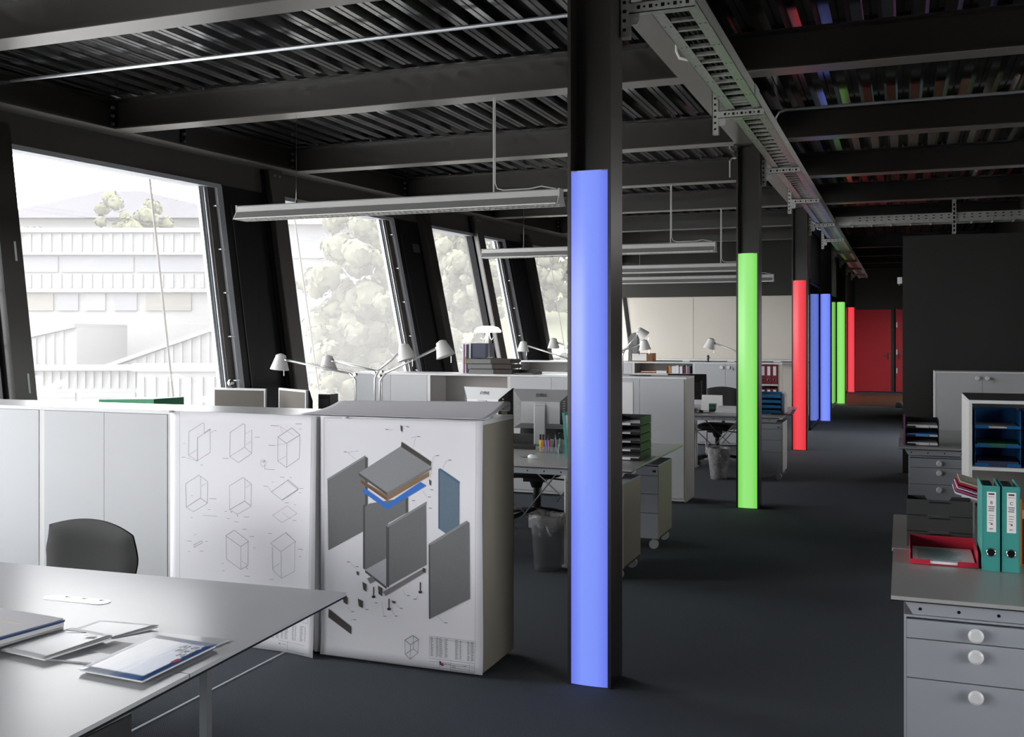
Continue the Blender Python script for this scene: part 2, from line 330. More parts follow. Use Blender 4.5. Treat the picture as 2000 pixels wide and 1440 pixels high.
LINE2=[(0.6,[(-2840,1261),(-1969,1267),(-1977,25),(-2840,18),(-2840,1261)]),(0.5,[(-2632,1095),(-2698,1084),(-2650,1049)]),(0.5,[(-2327,1173),(-2301,1181),(-2319,1126)]),(0.5,[(-2187,1090),(-2204,1082),(-2221,975)]),(0.5,[(-2119,1070),(-2136,1062),(-2153,1025)]),(0.5,[(-2365,1231),(-2345,1234)]),(0.5,[(-2465,1212),(-2435,1210)]),(0.5,[(-2267,908),(-2241,881)]),(0.5,[(-2680,510),(-2644,481)]),(0.5,[(-2377,396),(-2359,372)]),(0.5,[(-2181,283),(-2147,253)]),(0.5,[(-2677,210),(-2668,218)]),(0.5,[(-2698,279),(-2680,262)]),(0.5,[(-2596,279),(-2584,275)]),(0.5,[(-2497,325),(-2485,258)]),(0.5,[(-2438,286),(-2426,264)]),(0.5,[(-2287,376),(-2301,359)]),(0.5,[(-2418,320),(-2394,304)]),(1.6,[(-2720,1086),(-2702,1086)]),(1.6,[(-2296,1182),(-2278,1181)]),(1.6,[(-2190,1090),(-2173,1090)]),(1.6,[(-2122,1070),(-2105,1070)]),(1.6,[(-2356,1229),(-2339,1228)]),(1.6,[(-2476,1212),(-2459,1211)]),(1.6,[(-2221,916),(-2204,916)]),(1.6,[(-2324,856),(-2307,856)]),(1.6,[(-2230,823),(-2212,823)]),(1.6,[(-2235,879),(-2218,879)]),(1.6,[(-2702,514),(-2683,514)]),(1.6,[(-2650,494),(-2632,494)]),(1.6,[(-2353,370),(-2336,371)]),(1.6,[(-2144,253),(-2127,254)]),(1.6,[(-2665,216),(-2647,217)]),(1.6,[(-2677,257),(-2659,258)]),(1.6,[(-2593,276),(-2575,277)]),(1.6,[(-2488,252),(-2471,253)]),(1.6,[(-2423,259),(-2406,260)]),(1.6,[(-2316,355),(-2298,356)]),(1.6,[(-2394,301),(-2377,302)]),(1.6,[(-2539,316),(-2521,317)]),(1.4,[(-2365,142),(-2319,171),(-2287,153),(-2333,122),(-2365,142)]),(1,[(-2365,142),(-2362,72),(-2333,50),(-2333,122)]),(1,[(-2287,153),(-2290,86),(-2333,50)]),(1,[(-2316,171),(-2316,103),(-2290,86)]),(1,[(-2316,103),(-2362,72)]),(1.0,[(-2221,173),(-2209,172)]),(1.0,[(-2221,167),(-2207,167)]),(1.0,[(-2221,162),(-2208,162)]),(1.0,[(-2221,157),(-2207,157)]),(1.0,[(-2221,152),(-2206,152)]),(1.0,[(-2221,147),(-2210,146)]),(1.0,[(-2221,142),(-2211,141)]),(1.0,[(-2221,137),(-2205,136)]),(1.0,[(-2221,131),(-2209,131)]),(1.0,[(-2221,126),(-2209,126)]),(1.0,[(-2221,121),(-2204,121)]),(1.0,[(-2221,116),(-2207,116)]),(1.0,[(-2221,111),(-2205,111)]),(1.0,[(-2221,106),(-2207,105)]),(1.0,[(-2221,100),(-2206,100)]),(1.0,[(-2221,95),(-2210,95)]),(1.0,[(-2221,90),(-2206,90)]),(1.0,[(-2221,85),(-2205,85)]),(1.0,[(-2221,80),(-2207,80)]),(1.0,[(-2190,172),(-2177,172)]),(1.0,[(-2190,167),(-2177,167)]),(1.0,[(-2190,162),(-2181,161)]),(1.0,[(-2190,157),(-2177,156)]),(1.0,[(-2190,152),(-2178,151)]),(1.0,[(-2190,147),(-2179,146)]),(1.0,[(-2190,141),(-2181,141)]),(1.0,[(-2190,136),(-2176,136)]),(1.0,[(-2190,131),(-2178,131)]),(1.0,[(-2190,126),(-2177,126)]),(1.0,[(-2190,121),(-2176,121)]),(1.0,[(-2190,116),(-2177,115)]),(1.0,[(-2190,111),(-2176,110)]),(1.0,[(-2190,105),(-2179,105)]),(1.0,[(-2190,100),(-2177,100)]),(1.0,[(-2190,95),(-2179,95)]),(1.0,[(-2190,90),(-2176,90)]),(1.0,[(-2190,85),(-2176,85)]),(1.0,[(-2190,80),(-2181,79)]),(1.0,[(-2173,172),(-2160,172)]),(1.0,[(-2173,167),(-2159,167)]),(1.0,[(-2173,162),(-2153,162)]),(1.0,[(-2173,157),(-2157,157)]),(1.0,[(-2173,152),(-2156,152)]),(1.0,[(-2173,146),(-2158,146)]),(1.0,[(-2173,141),(-2157,141)]),(1.0,[(-2173,136),(-2158,136)]),(1.0,[(-2173,131),(-2158,131)]),(1.0,[(-2173,126),(-2156,126)]),(1.0,[(-2173,121),(-2156,121)]),(1.0,[(-2173,116),(-2154,116)]),(1.0,[(-2173,110),(-2155,111)]),(1.0,[(-2173,105),(-2153,106)]),(1.0,[(-2173,100),(-2154,100)]),(1.0,[(-2173,95),(-2153,95)]),(1.0,[(-2173,90),(-2155,90)]),(1.0,[(-2173,85),(-2159,84)]),(1.0,[(-2173,80),(-2154,80)]),(1.0,[(-2142,172),(-2125,172)]),(1.0,[(-2142,167),(-2125,167)]),(1.0,[(-2142,162),(-2128,161)]),(1.0,[(-2142,156),(-2127,156)]),(1.0,[(-2142,151),(-2130,151)]),(1.0,[(-2142,146),(-2126,146)]),(1.0,[(-2142,141),(-2128,141)]),(1.0,[(-2142,136),(-2129,135)]),(1.0,[(-2142,131),(-2131,130)]),(1.0,[(-2142,126),(-2126,126)]),(1.0,[(-2142,121),(-2125,121)]),(1.0,[(-2142,115),(-2131,115)]),(1.0,[(-2142,110),(-2126,110)]),(1.0,[(-2142,105),(-2129,105)]),(1.0,[(-2142,100),(-2130,99)]),(1.0,[(-2142,95),(-2129,94)]),(1.0,[(-2142,90),(-2126,90)]),(1.0,[(-2142,85),(-2126,85)]),(1.0,[(-2142,80),(-2131,79)]),(1.0,[(-2085,171),(-2069,171)]),(1.0,[(-2085,166),(-2073,166)]),(1.0,[(-2085,161),(-2068,161)]),(1.0,[(-2085,156),(-2071,156)]),(1.0,[(-2085,151),(-2067,151)]),(1.0,[(-2085,146),(-2066,146)]),(1.0,[(-2085,141),(-2070,141)]),(1.0,[(-2085,135),(-2066,136)]),(1.0,[(-2085,130),(-2071,130)]),(1.0,[(-2085,125),(-2073,125)]),(1.0,[(-2085,120),(-2069,120)]),(1.0,[(-2085,115),(-2073,115)]),(1.0,[(-2085,110),(-2072,110)]),(1.0,[(-2085,105),(-2070,105)]),(1.0,[(-2085,100),(-2069,100)]),(1.0,[(-2085,95),(-2072,94)]),(1.0,[(-2085,90),(-2073,89)]),(1.0,[(-2085,84),(-2067,85)]),(1.0,[(-2085,79),(-2071,79)]),(1.0,[(-2060,171),(-2049,170)]),(1.0,[(-2060,166),(-2050,165)]),(1.0,[(-2060,161),(-2052,160)]),(1.0,[(-2060,156),(-2052,155)]),(1.0,[(-2060,151),(-2051,150)]),(1.0,[(-2060,146),(-2051,145)]),(1.0,[(-2060,140),(-2051,140)]),(1.0,[(-2060,135),(-2051,135)]),(1.0,[(-2060,130),(-2051,129)]),(1.0,[(-2060,125),(-2049,125)]),(1.0,[(-2060,120),(-2051,119)]),(1.0,[(-2060,115),(-2052,114)]),(1.0,[(-2060,110),(-2050,109)]),(1.0,[(-2060,105),(-2053,104)]),(1.0,[(-2060,100),(-2052,99)]),(1.0,[(-2060,95),(-2049,94)]),(1.0,[(-2060,89),(-2051,89)]),(1.0,[(-2060,84),(-2051,84)]),(1.0,[(-2060,79),(-2054,78)]),(1.0,[(-2019,171),(-2008,170)]),(1.0,[(-2019,165),(-2007,165)]),(1.0,[(-2019,160),(-2010,160)]),(1.0,[(-2019,155),(-2007,155)]),(1.0,[(-2019,150),(-2007,150)]),(1.0,[(-2019,145),(-2010,144)]),(1.0,[(-2019,140),(-2007,140)]),(1.0,[(-2019,135),(-2008,134)]),(1.0,[(-2019,130),(-2006,129)]),(1.0,[(-2019,125),(-2008,124)]),(1.0,[(-2019,120),(-2006,119)]),(1.0,[(-2019,115),(-2006,114)]),(1.0,[(-2019,110),(-2010,109)]),(1.0,[(-2019,104),(-2010,104)]),(1.0,[(-2019,99),(-2007,99)]),(1.0,[(-2019,94),(-2005,94)]),(1.0,[(-2019,89),(-2009,89)]),(1.0,[(-2019,84),(-2008,84)]),(1.0,[(-2019,79),(-2007,79)]),(1.0,[(-1999,170),(-1985,170)]),(1.0,[(-1999,165),(-1985,165)]),(1.0,[(-1999,160),(-1985,160)]),(1.0,[(-1999,155),(-1985,155)]),(1.0,[(-1999,150),(-1983,150)]),(1.0,[(-1999,145),(-1985,145)]),(1.0,[(-1999,140),(-1985,140)]),(1.0,[(-1999,135),(-1982,135)]),(1.0,[(-1999,130),(-1987,129)]),(1.0,[(-1999,125),(-1983,125)]),(1.0,[(-1999,120),(-1982,120)]),(1.0,[(-1999,115),(-1985,114)]),(1.0,[(-1999,109),(-1986,109)]),(1.0,[(-1999,104),(-1981,105)]),(1.0,[(-1999,99),(-1986,99)]),(1.0,[(-1999,94),(-1986,94)]),(1.0,[(-1999,89),(-1984,89)]),(1.0,[(-1999,84),(-1982,84)]),(1.0,[(-1999,79),(-1987,79)]),(0.5,[(-2227,178),(-1977,177)]),(0.5,[(-2227,168),(-1977,167)]),(0.5,[(-2227,67),(-1977,68)]),(0.5,[(-2227,54),(-1977,55)]),(0.5,[(-2108,47),(-1977,45)]),(0.5,[(-2108,35),(-1977,32)]),(0.5,[(-2108,22),(-1977,20)]),(0.5,[(-2227,178),(-2227,72)]),(0.5,[(-2170,73),(-2170,27)]),(0.5,[(-2108,73),(-2108,19)]),(0.5,[(-2005,67),(-2005,21)]),(1.2,[(-2142,48),(-2125,48)]),(1.2,[(-2122,48),(-2105,48)]),(1.2,[(-2097,46),(-2080,46)]),(1.2,[(-2097,38),(-2080,38)]),(1.2,[(-2038,50),(-2021,50)])]
LINE1=[(0.6,[(-3771,1277),(-2909,1265),(-2921,177),(-3771,193),(-3771,1277)]),(1,[(-3708,1156),(-3614,1209),(-3604,1205),(-3604,1154),(-3563,1178),(-3563,1048),(-3649,999),(-3649,1124),(-3563,1175)]),(1,[(-3708,1156),(-3710,1028),(-3649,996)]),(0.7,[(-3710,1028),(-3651,1059)]),(1.2,[(-3649,1124),(-3649,996)]),(0.6,[(-3746,1089),(-3729,1090)]),(1,[(-3757,1014),(-3730,1014)]),(1,[(-3536,1169),(-3521,1169)]),(0.6,[(-3556,1158),(-3536,1169)]),(1,[(-3628,976),(-3612,977)]),(0.5,[(-3729,1014),(-3652,996)]),(1,[(-3432,1163),(-3347,1213),(-3335,1208),(-3337,1086),(-3291,1054),(-3376,1001),(-3434,1031),(-3432,1163)]),(0.8,[(-3434,1031),(-3337,1086)]),(1,[(-3291,1181),(-3291,1054)]),(0.6,[(-3331,1158),(-3291,1181)]),(0.6,[(-3331,1097),(-3294,1120)]),(1,[(-3481,1019),(-3441,1021)]),(1,[(-3271,1142),(-3239,1143)]),(1.2,[(-3124,1149),(-3036,1201),(-2984,1166),(-3070,1117),(-3124,1149)]),(1,[(-3124,1149),(-3125,1020),(-3068,987),(-3068,1117)]),(1,[(-2984,1166),(-2987,1040),(-3068,990)]),(0.6,[(-3125,1020),(-3073,1049)]),(0.5,[(-3093,1169),(-3112,1208)]),(0.5,[(-3019,1158),(-3112,1208)]),(1.3,[(-3171,1209),(-3118,1209)]),(1.3,[(-3013,1223),(-2973,1224)]),(1,[(-2989,1197),(-2975,1198)]),(1.3,[(-3184,1103),(-3144,1102)]),(0.5,[(-3144,1102),(-3070,1117)]),(0.6,[(-3232,1018),(-3216,1025),(-3197,1014),(-3203,992),(-3222,984),(-3235,996),(-3232,1018)]),(1.4,[(-3225,1010),(-3206,1019),(-3212,1005)]),(1,[(-3209,997),(-3206,973),(-3144,973)]),(1,[(-3729,867),(-3638,919),(-3580,886),(-3583,765),(-3676,714),(-3725,736),(-3729,867)]),(1.4,[(-3725,736),(-3628,793),(-3583,767)]),(0.8,[(-3628,915),(-3627,793)]),(0.6,[(-3623,859),(-3585,878)]),(1.2,[(-3570,794),(-3522,794)]),(1,[(-3692,801),(-3680,802)]),(0.8,[(-3611,698),(-3515,698)]),(1,[(-3580,732),(-3563,732)]),(1,[(-3694,681),(-3681,682)]),(1,[(-3436,870),(-3347,921),(-3294,887),(-3296,765),(-3384,718),(-3434,740),(-3436,870)]),(1.4,[(-3434,740),(-3337,793),(-3296,768)]),(0.8,[(-3336,916),(-3336,793)]),(0.6,[(-3331,866),(-3294,887)]),(1.6,[(-3427,732),(-3421,724)]),(1.6,[(-3387,715),(-3381,704)]),(1,[(-3468,729),(-3453,729)]),(1,[(-3451,691),(-3434,691)]),(1.2,[(-3341,707),(-3309,708)]),(1,[(-3404,676),(-3377,677)]),(1,[(-3165,853),(-3064,919),(-2997,876),(-3099,813),(-3165,853)]),(1.2,[(-3064,919),(-3059,924),(-2994,882),(-2997,873)]),(0.8,[(-2997,873),(-3099,810)]),(1,[(-3216,881),(-3188,881)]),(1,[(-3109,935),(-3083,934)]),(1,[(-3049,936),(-3035,937)]),(1,[(-2987,882),(-2962,882)]),(1,[(-2987,859),(-2973,859)]),(1.2,[(-3081,800),(-3054,801)]),(1,[(-3165,906),(-3152,906)]),(0.5,[(-3188,881),(-3165,853)]),(0.7,[(-3158,727),(-3064,785),(-3001,748),(-3099,692),(-3158,727)]),(0.5,[(-3093,745),(-3041,713)]),(1,[(-3030,709),(-3006,709)]),(1,[(-3019,793),(-3008,794)]),(1.2,[(-3673,529),(-3621,556),(-3616,550),(-3616,545),(-3656,525),(-3670,515),(-3673,529)]),(1,[(-3720,549),(-3688,549)]),(1,[(-3670,587),(-3658,588)]),(1,[(-3596,554),(-3581,555)]),(1,[(-3713,491),(-3698,491)]),(1,[(-3635,498),(-3609,500)]),(1.2,[(-3461,595),(-3404,630),(-3311,576),(-3362,544),(-3461,595)]),(1,[(-3458,593),(-3456,469),(-3362,419),(-3361,544)]),(1,[(-3314,573),(-3316,445),(-3362,419)]),(0.6,[(-3357,466),(-3316,445)]),(1.2,[(-3351,639),(-3323,640)]),(1.2,[(-3306,603),(-3275,604)]),(1,[(-3280,543),(-3267,544)]),(1,[(-3486,442),(-3475,443)]),(1,[(-3483,403),(-3469,403)]),(1.2,[(-3337,386),(-3302,386)]),(1.4,[(-3327,435),(-3318,425)]),(0.8,[(-3172,576),(-3073,641),(-3011,599),(-3105,536),(-3172,576)]),(1.2,[(-3073,641),(-3070,637),(-3010,598),(-3013,589)]),(0.8,[(-3160,559),(-3158,436),(-3102,394),(-3105,536)]),(0.8,[(-3013,592),(-3016,439),(-3102,394)]),(0.6,[(-3158,444),(-3112,472)]),(1,[(-3186,628),(-3162,628)]),(1.2,[(-2994,560),(-2959,560)]),(1,[(-2987,522),(-2973,522)]),(1,[(-3177,381),(-3151,382)]),(1.0,[(-3160,152),(-3149,152)]),(1.0,[(-3160,147),(-3148,147)]),(1.0,[(-3160,142),(-3145,142)]),(1.0,[(-3160,137),(-3148,137)]),(1.0,[(-3160,131),(-3145,132)]),(1.0,[(-3160,126),(-3150,126)]),(1.0,[(-3160,121),(-3148,121)]),(1.0,[(-3160,116),(-3146,116)]),(1.0,[(-3160,110),(-3145,111)]),(1.0,[(-3160,105),(-3148,105)]),(1.0,[(-3160,100),(-3149,100)]),(1.0,[(-3160,95),(-3150,95)]),(1.0,[(-3160,90),(-3147,90)]),(1.0,[(-3160,84),(-3149,84)]),(1.0,[(-3160,79),(-3145,80)]),(1.0,[(-3160,74),(-3145,74)]),(1.0,[(-3134,153),(-3119,153)]),(1.0,[(-3134,147),(-3118,148)]),(1.0,[(-3134,142),(-3114,143)]),(1.0,[(-3134,137),(-3115,138)]),(1.0,[(-3134,132),(-3114,133)]),(1.0,[(-3134,127),(-3118,127)]),(1.0,[(-3134,121),(-3120,122)]),(1.0,[(-3134,116),(-3118,117)]),(1.0,[(-3134,111),(-3114,112)]),(1.0,[(-3134,106),(-3118,106)]),(1.0,[(-3134,101),(-3118,101)]),(1.0,[(-3134,95),(-3117,96)]),(1.0,[(-3134,90),(-3117,91)]),(1.0,[(-3134,85),(-3117,86)]),(1.0,[(-3134,80),(-3113,81)]),(1.0,[(-3134,74),(-3120,75)]),(1.0,[(-3102,153),(-3091,153)]),(1.0,[(-3102,148),(-3083,149)]),(1.0,[(-3102,143),(-3084,144)]),(1.0,[(-3102,138),(-3083,139)]),(1.0,[(-3102,132),(-3087,133)]),(1.0,[(-3102,127),(-3083,128)]),(1.0,[(-3102,122),(-3084,123)]),(1.0,[(-3102,117),(-3089,117)]),(1.0,[(-3102,112),(-3085,112)]),(1.0,[(-3102,106),(-3084,107)]),(1.0,[(-3102,101),(-3086,102)]),(1.0,[(-3102,96),(-3087,97)]),(1.0,[(-3102,91),(-3088,91)]),(1.0,[(-3102,86),(-3088,86)]),(1.0,[(-3102,80),(-3089,81)]),(1.0,[(-3102,75),(-3090,75)]),(1.0,[(-3077,154),(-3058,155)]),(1.0,[(-3077,149),(-3061,149)]),(1.0,[(-3077,143),(-3056,144)]),(1.0,[(-3077,138),(-3063,138)]),(1.0,[(-3077,133),(-3055,134)]),(1.0,[(-3077,128),(-3057,129)]),(1.0,[(-3077,123),(-3055,124)]),(1.0,[(-3077,117),(-3055,118)]),(1.0,[(-3077,112),(-3055,113)]),(1.0,[(-3077,107),(-3058,108)]),(1.0,[(-3077,102),(-3063,102)]),(1.0,[(-3077,97),(-3056,98)]),(1.0,[(-3077,91),(-3062,92)]),(1.0,[(-3077,86),(-3060,87)]),(1.0,[(-3077,81),(-3057,82)]),(1.0,[(-3077,76),(-3058,77)]),(1.0,[(-3029,155),(-3016,155)]),(1.0,[(-3029,149),(-3013,150)]),(1.0,[(-3029,144),(-3015,144)]),(1.0,[(-3029,139),(-3017,139)]),(1.0,[(-3029,134),(-3017,134)]),(1.0,[(-3029,129),(-3014,129)]),(1.0,[(-3029,123),(-3016,124)]),(1.0,[(-3029,118),(-3014,119)]),(1.0,[(-3029,113),(-3017,113)]),(1.0,[(-3029,108),(-3018,108)]),(1.0,[(-3029,103),(-3016,103)]),(1.0,[(-3029,98),(-3014,98)]),(1.0,[(-3029,92),(-3018,92)]),(1.0,[(-3029,87),(-3014,88)]),(1.0,[(-3029,82),(-3013,83)]),(1.0,[(-3029,77),(-3014,77)]),(1.0,[(-3010,155),(-2998,155)]),(1.0,[(-3010,150),(-3002,149)]),(1.0,[(-3010,145),(-2999,145)]),(1.0,[(-3010,139),(-2998,139)]),(1.0,[(-3010,134),(-3002,134)]),(1.0,[(-3010,129),(-3001,129)]),(1.0,[(-3010,124),(-3001,124)]),(1.0,[(-3010,119),(-2999,119)]),(1.0,[(-3010,113),(-3000,113)]),(1.0,[(-3010,108),(-3000,108)]),(1.0,[(-3010,103),(-2998,103)]),(1.0,[(-3010,98),(-3002,98)]),(1.0,[(-3010,93),(-3002,93)]),(1.0,[(-3010,88),(-3001,87)]),(1.0,[(-3010,82),(-3001,82)]),(1.0,[(-3010,77),(-3002,77)]),(1.0,[(-2975,155),(-2950,157)]),(1.0,[(-2975,150),(-2951,152)]),(1.0,[(-2975,145),(-2959,146)]),(1.0,[(-2975,140),(-2954,141)]),(1.0,[(-2975,135),(-2956,136)]),(1.0,[(-2975,130),(-2956,130)]),(1.0,[(-2975,124),(-2956,125)]),(1.0,[(-2975,119),(-2953,121)]),(1.0,[(-2975,114),(-2954,115)]),(1.0,[(-2975,109),(-2956,110)]),(1.0,[(-2975,104),(-2958,105)]),(1.0,[(-2975,99),(-2956,100)]),(1.0,[(-2975,94),(-2958,94)]),(1.0,[(-2975,88),(-2954,90)]),(1.0,[(-2975,83),(-2952,85)]),(1.0,[(-2975,78),(-2956,79)]),(1.0,[(-2943,156),(-2936,156)]),(1.0,[(-2943,151),(-2936,151)]),(1.0,[(-2943,146),(-2935,145)]),(1.0,[(-2943,141),(-2934,140)]),(1.0,[(-2943,135),(-2933,135)]),(1.0,[(-2943,130),(-2935,130)]),(1.0,[(-2943,125),(-2933,125)]),(1.0,[(-2943,120),(-2934,120)]),(1.0,[(-2943,115),(-2935,115)]),(1.0,[(-2943,110),(-2935,109)]),(1.0,[(-2943,105),(-2935,104)]),(1.0,[(-2943,99),(-2934,99)]),(1.0,[(-2943,94),(-2935,94)]),(1.0,[(-2943,89),(-2934,89)]),(1.0,[(-2943,84),(-2935,84)]),(1.0,[(-2943,79),(-2936,78)]),(2.4,[(-3115,47),(-3102,46)]),(1,[(-3093,47),(-3067,44)]),(0.6,[(-3118,63),(-2940,58)]),(0.6,[(-3061,20),(-2940,15)]),(0.6,[(-3057,64),(-3057,15)])]
# ================================================================ the setting
B().box(-7.6,5.6,-3.2,32.2,-.12,0).build('floor','carpet')['kind'] = 'structure'
tag(B().box(-1.5,5.2,25.5,30.4,0,.004).build('floor_corridor','brown_floor'), kind='structure')
# aluminium cover strips of the floor duct
tag(B().box(-3.085,-3.073,1.2,4.64,0,.004).build('trim_1','alu'), kind='structure')
# trapezoidal steel deck
def deck():
    b = B(); p = .207; z0 = 3.875; z1 = 3.955; x = -7.7; prof = []
    while x < 5.5:
        prof += [(x,z0),(x+.040,z0),(x+.044,z0+.010),(x+.050,z0+.010),(x+.054,z0),(x+.094,z0),(x+.112,z1),(x+.189,z1)]
        x += p
    n = len(prof); vs = [(a,-3.2,c) for a,c in prof]+[(a,32.2,c) for a,c in prof]
    b.add(vs, [(i,i+1,n+i+1,n+i) for i in range(n-1)]); return b
tag(deck().build('ceiling','deck_dark'), kind='structure')
tag(B().box(-8.2,5.6,-3.2,32.2,3.97,4.12).build('ceiling_slab','dark_wall'), kind='structure')
# walls
# end wall behind the viewer, with unseen glazing added to brighten the room
wb = struct('wall_back'); B().box(-8.2,5.6,-3.3,-3.2,0,.45).box(-8.2,5.6,-3.3,-3.2,2.7,4).box(-4.6,5.6,-3.3,-3.2,.45,2.7).build('wall_face','dark_wall',wb)
wn = struct('window_21',(-1.3,-3.25,.45)); B().box(-8.0,-4.6,-3.255,-3.245,.45,2.7).build('pane','pane_clear',wn)
for k in range(3): B().box(-8.1+k*1.7,-7.98+k*1.7,-3.32,-3.18,.45,2.7).build('mullion','frame_brown',wn)
portal('window_portal',(-6.3,-3.45,1.57),3.4,2.25,Vector((0,1,0)).to_track_quat('-Z','Y').to_euler())
wf = struct('wall_far'); B().box(-1.6,5.6,32.0,32.15,0,4).build('wall_face','dark_wall',wf)
for n,(a,b) in enumerate([(-1.30,-.32),(-.16,.80)]):
    d = struct('door_%d'%(n+1), (a,31.98,0)); B().box(a,b,31.95,32.0,.01,2.43).build('door_leaf','red_door',d)
    B().box(a-.03,a,31.94,32.0,0,2.46).build('door_frame','red_door',d)
    hx = b-.08 if n == 0 else a+.06
    B().cyl((hx,31.94,1.06),(hx,31.90,1.06),.012).box(hx-.12 if n == 0 else hx,hx if n == 0 else hx+.12,31.895,31.915,1.05,1.07).build('handle','chrome',d)
    B().box(hx-.02,hx+.02,31.942,31.95,.95,1.15).build('lock_plate','chrome',d)
    if n == 1:
        h0 = B().box(a-.02,a+.02,31.925,31.95,.55,.70).build('hinge','alu',d); rep(h0, [(0,0,.55),(0,0,1.35)])
# right side of the hall: solid wall with unseen windows added for fill light
wr = struct('wall_right')
b = B(); b.box(5.2,5.4,-3.2,-1.5,0,4); b.box(5.2,5.4,-1.5,4.0,0,.9); b.box(5.2,5.4,-1.5,4.0,2.6,4); b.box(5.2,5.4,4.0,13.4,0,4); b.build('wall_face','dark_wall',wr)
# narrower corridor behind the dark partition, with two unseen glazed openings added for light
wc = struct('wall_corridor'); b = B()
for a_,c_ in ((13.42,16.0),(19.2,25.8),(30.2,32.1)): b.box(1.75,1.9,a_,c_,0,4)
b.box(1.75,1.9,16.0,19.2,2.5,4); b.box(1.75,1.9,25.8,30.2,2.5,4); b.build('wall_face','dark_wall',wc)
for n,(a_,c_) in enumerate(((16.0,19.2),(25.8,30.2))):
    wn = struct('window_%d'%(20+3*n),(1.82,(a_+c_)/2,0)); B().box(1.82,1.83,a_,c_,0,2.5).build('pane','pane_clear',wn)
    for k in range(4): B().box(1.79,1.85,a_+(c_-a_-.06)*k/3,a_+.06+(c_-a_-.06)*k/3,0,2.5).build('mullion','frame_brown',wn)
    portal('window_portal',(2.05,(a_+c_)/2,1.25),c_-a_,2.5,Vector((-1,0,0)).to_track_quat('-Z','Y').to_euler())
wn = struct('window_22',(5.3,3.25,.9)); B().box(5.29,5.30,-1.5,4.0,.9,2.6).build('pane','pane_clear',wn)
b = B()
for k in range(6): b.box(5.26,5.34,-1.5+k*1.088,-1.44+k*1.088,.9,2.6)
b.build('window_frame','frame_brown',wn)
portal('window_portal',(5.45,1.25,1.75),5.5,1.7,Vector((-1,0,0)).to_track_quat('-Z','Y').to_euler())
# dark partition across the right half
tag(B().box(0,5.3,13.3,13.42,0,2.9).build('wall_partition','dark_wall'), kind='structure')
# black glossy partition along the column line
gp = struct('wall_glass'); 
for k in range(6):
    y0 = 18.6+k*2.24; 
    B().box(-1.545,-1.520,y0+.02,y0+2.22,.05,2.6).build('panel','glossy_black',gp)
B().box(-1.56,-1.505,18.6,32,0,.05).build('base_rail','panel_black',gp); B().box(-1.56,-1.505,18.6,32,2.6,2.68).build('head_rail','panel_black',gp)
B().box(-1.55,-1.515,18.6,32,2.68,3.9).build('upper_wall','dark_wall',gp)
# end wall of the office bay: pale panels below, dark above
we = struct('wall_end'); x = -5.6; k = 0
while x < -1.55:
    x1 = min(x+1.36,-1.55); B().box(x+.004,x1-.004,21.97,22.0,0,2.51).build('panel','beige_wall',we); x = x1
B().box(-6.3,-1.52,22.0,22.12,0,3.95).build('wall_core','beige_wall',we); B().box(-6.4,-1.52,21.94,22.0,2.515,3.95).build('upper_wall','dark_wall',we)
lg = struct('trim_2'); B().box(-5.6,-1.6,21.6,21.97,1.10,1.17).build('ledge','white_lac',lg)
for k in range(4): B().box(-5.2+k*.95,-4.4+k*.95,21.594,21.6,1.115,1.135).build('vent_slot','panel_black',lg)

# ---- left facade, leaning out at the top, and not quite parallel to the columns
def fx(b, y0,y1,z0,z1,o0,o1):        # plain beam parallel to the facade, no lean
    return b.hexa([(xref(y0)+o0,y0,z0),(xref(y0)+o1,y0,z0),(xref(y1)+o1,y1,z0),(xref(y1)+o0,y1,z0),(xref(y0)+o0,y0,z1),(xref(y0)+o1,y0,z1),(xref(y1)+o1,y1,z1),(xref(y1)+o0,y1,z1)])
eb = struct('beam'); fx(B(),-3.2,22,3.577,3.582,-.22,.09).build('lower_flange','flange_lit_tone',eb); b = B(); fx(b,-3.2,22,3.582,3.597,-.22,.09); fx(b,-3.2,22,3.845,3.86,-.22,.05); fx(b,-3.2,22,3.58,3.86,-.07,-.03); b.build('edge_beam','steel_dark',eb)
BEAMS = [(-.3),2.25,4.86,7.37,10.03,12.52,15.2,18.0,20.6]
for y in (8.35,13.4,):
    pl = B(); fx(pl,y-.03,y+.03,3.60,3.845,-.03,-.018).build('splice_plate','panel_black',eb)
    b0 = B().cyl((xref(y)-.02,y,3.64),(xref(y)+.006,y,3.64),.014,n=8).build('bolt','alu_dark',eb); rep(b0,[(0,0,.075),(0,0,.15)])
sp = struct('wall_left_head'); B().fbox(-3.2,22,3.30,3.60,-.30,-.13).build('spandrel','frame_brown',sp)
tag(B().hexa([(xref(-3.2)-.9,-3.2,3.6),(xref(-3.2)-.1,-3.2,3.6),(xref(22)-.1,22,3.6),(xref(22)-.9,22,3.6),(xref(-3.2)-.9,-3.2,4.1),(xref(-3.2)-.1,-3.2,4.1),(xref(22)-.1,22,4.1),(xref(22)-.9,22,4.1)]).build('wall_left_top','dark_wall'), kind='structure')
tag(B().fbox(-3.2,22,0,.45,-.34,-.10).build('wall_left','frame_brown'), kind='structure')
SILL = .45
WIN = [(-.65,1.72,True),(2.85,5.2,True),(6.36,8.74,False),(9.92,12.18,True),(13.36,14.78,True),(14.95,15.69,True),(16.95,20.2,True),(20.45,21.98,True)]
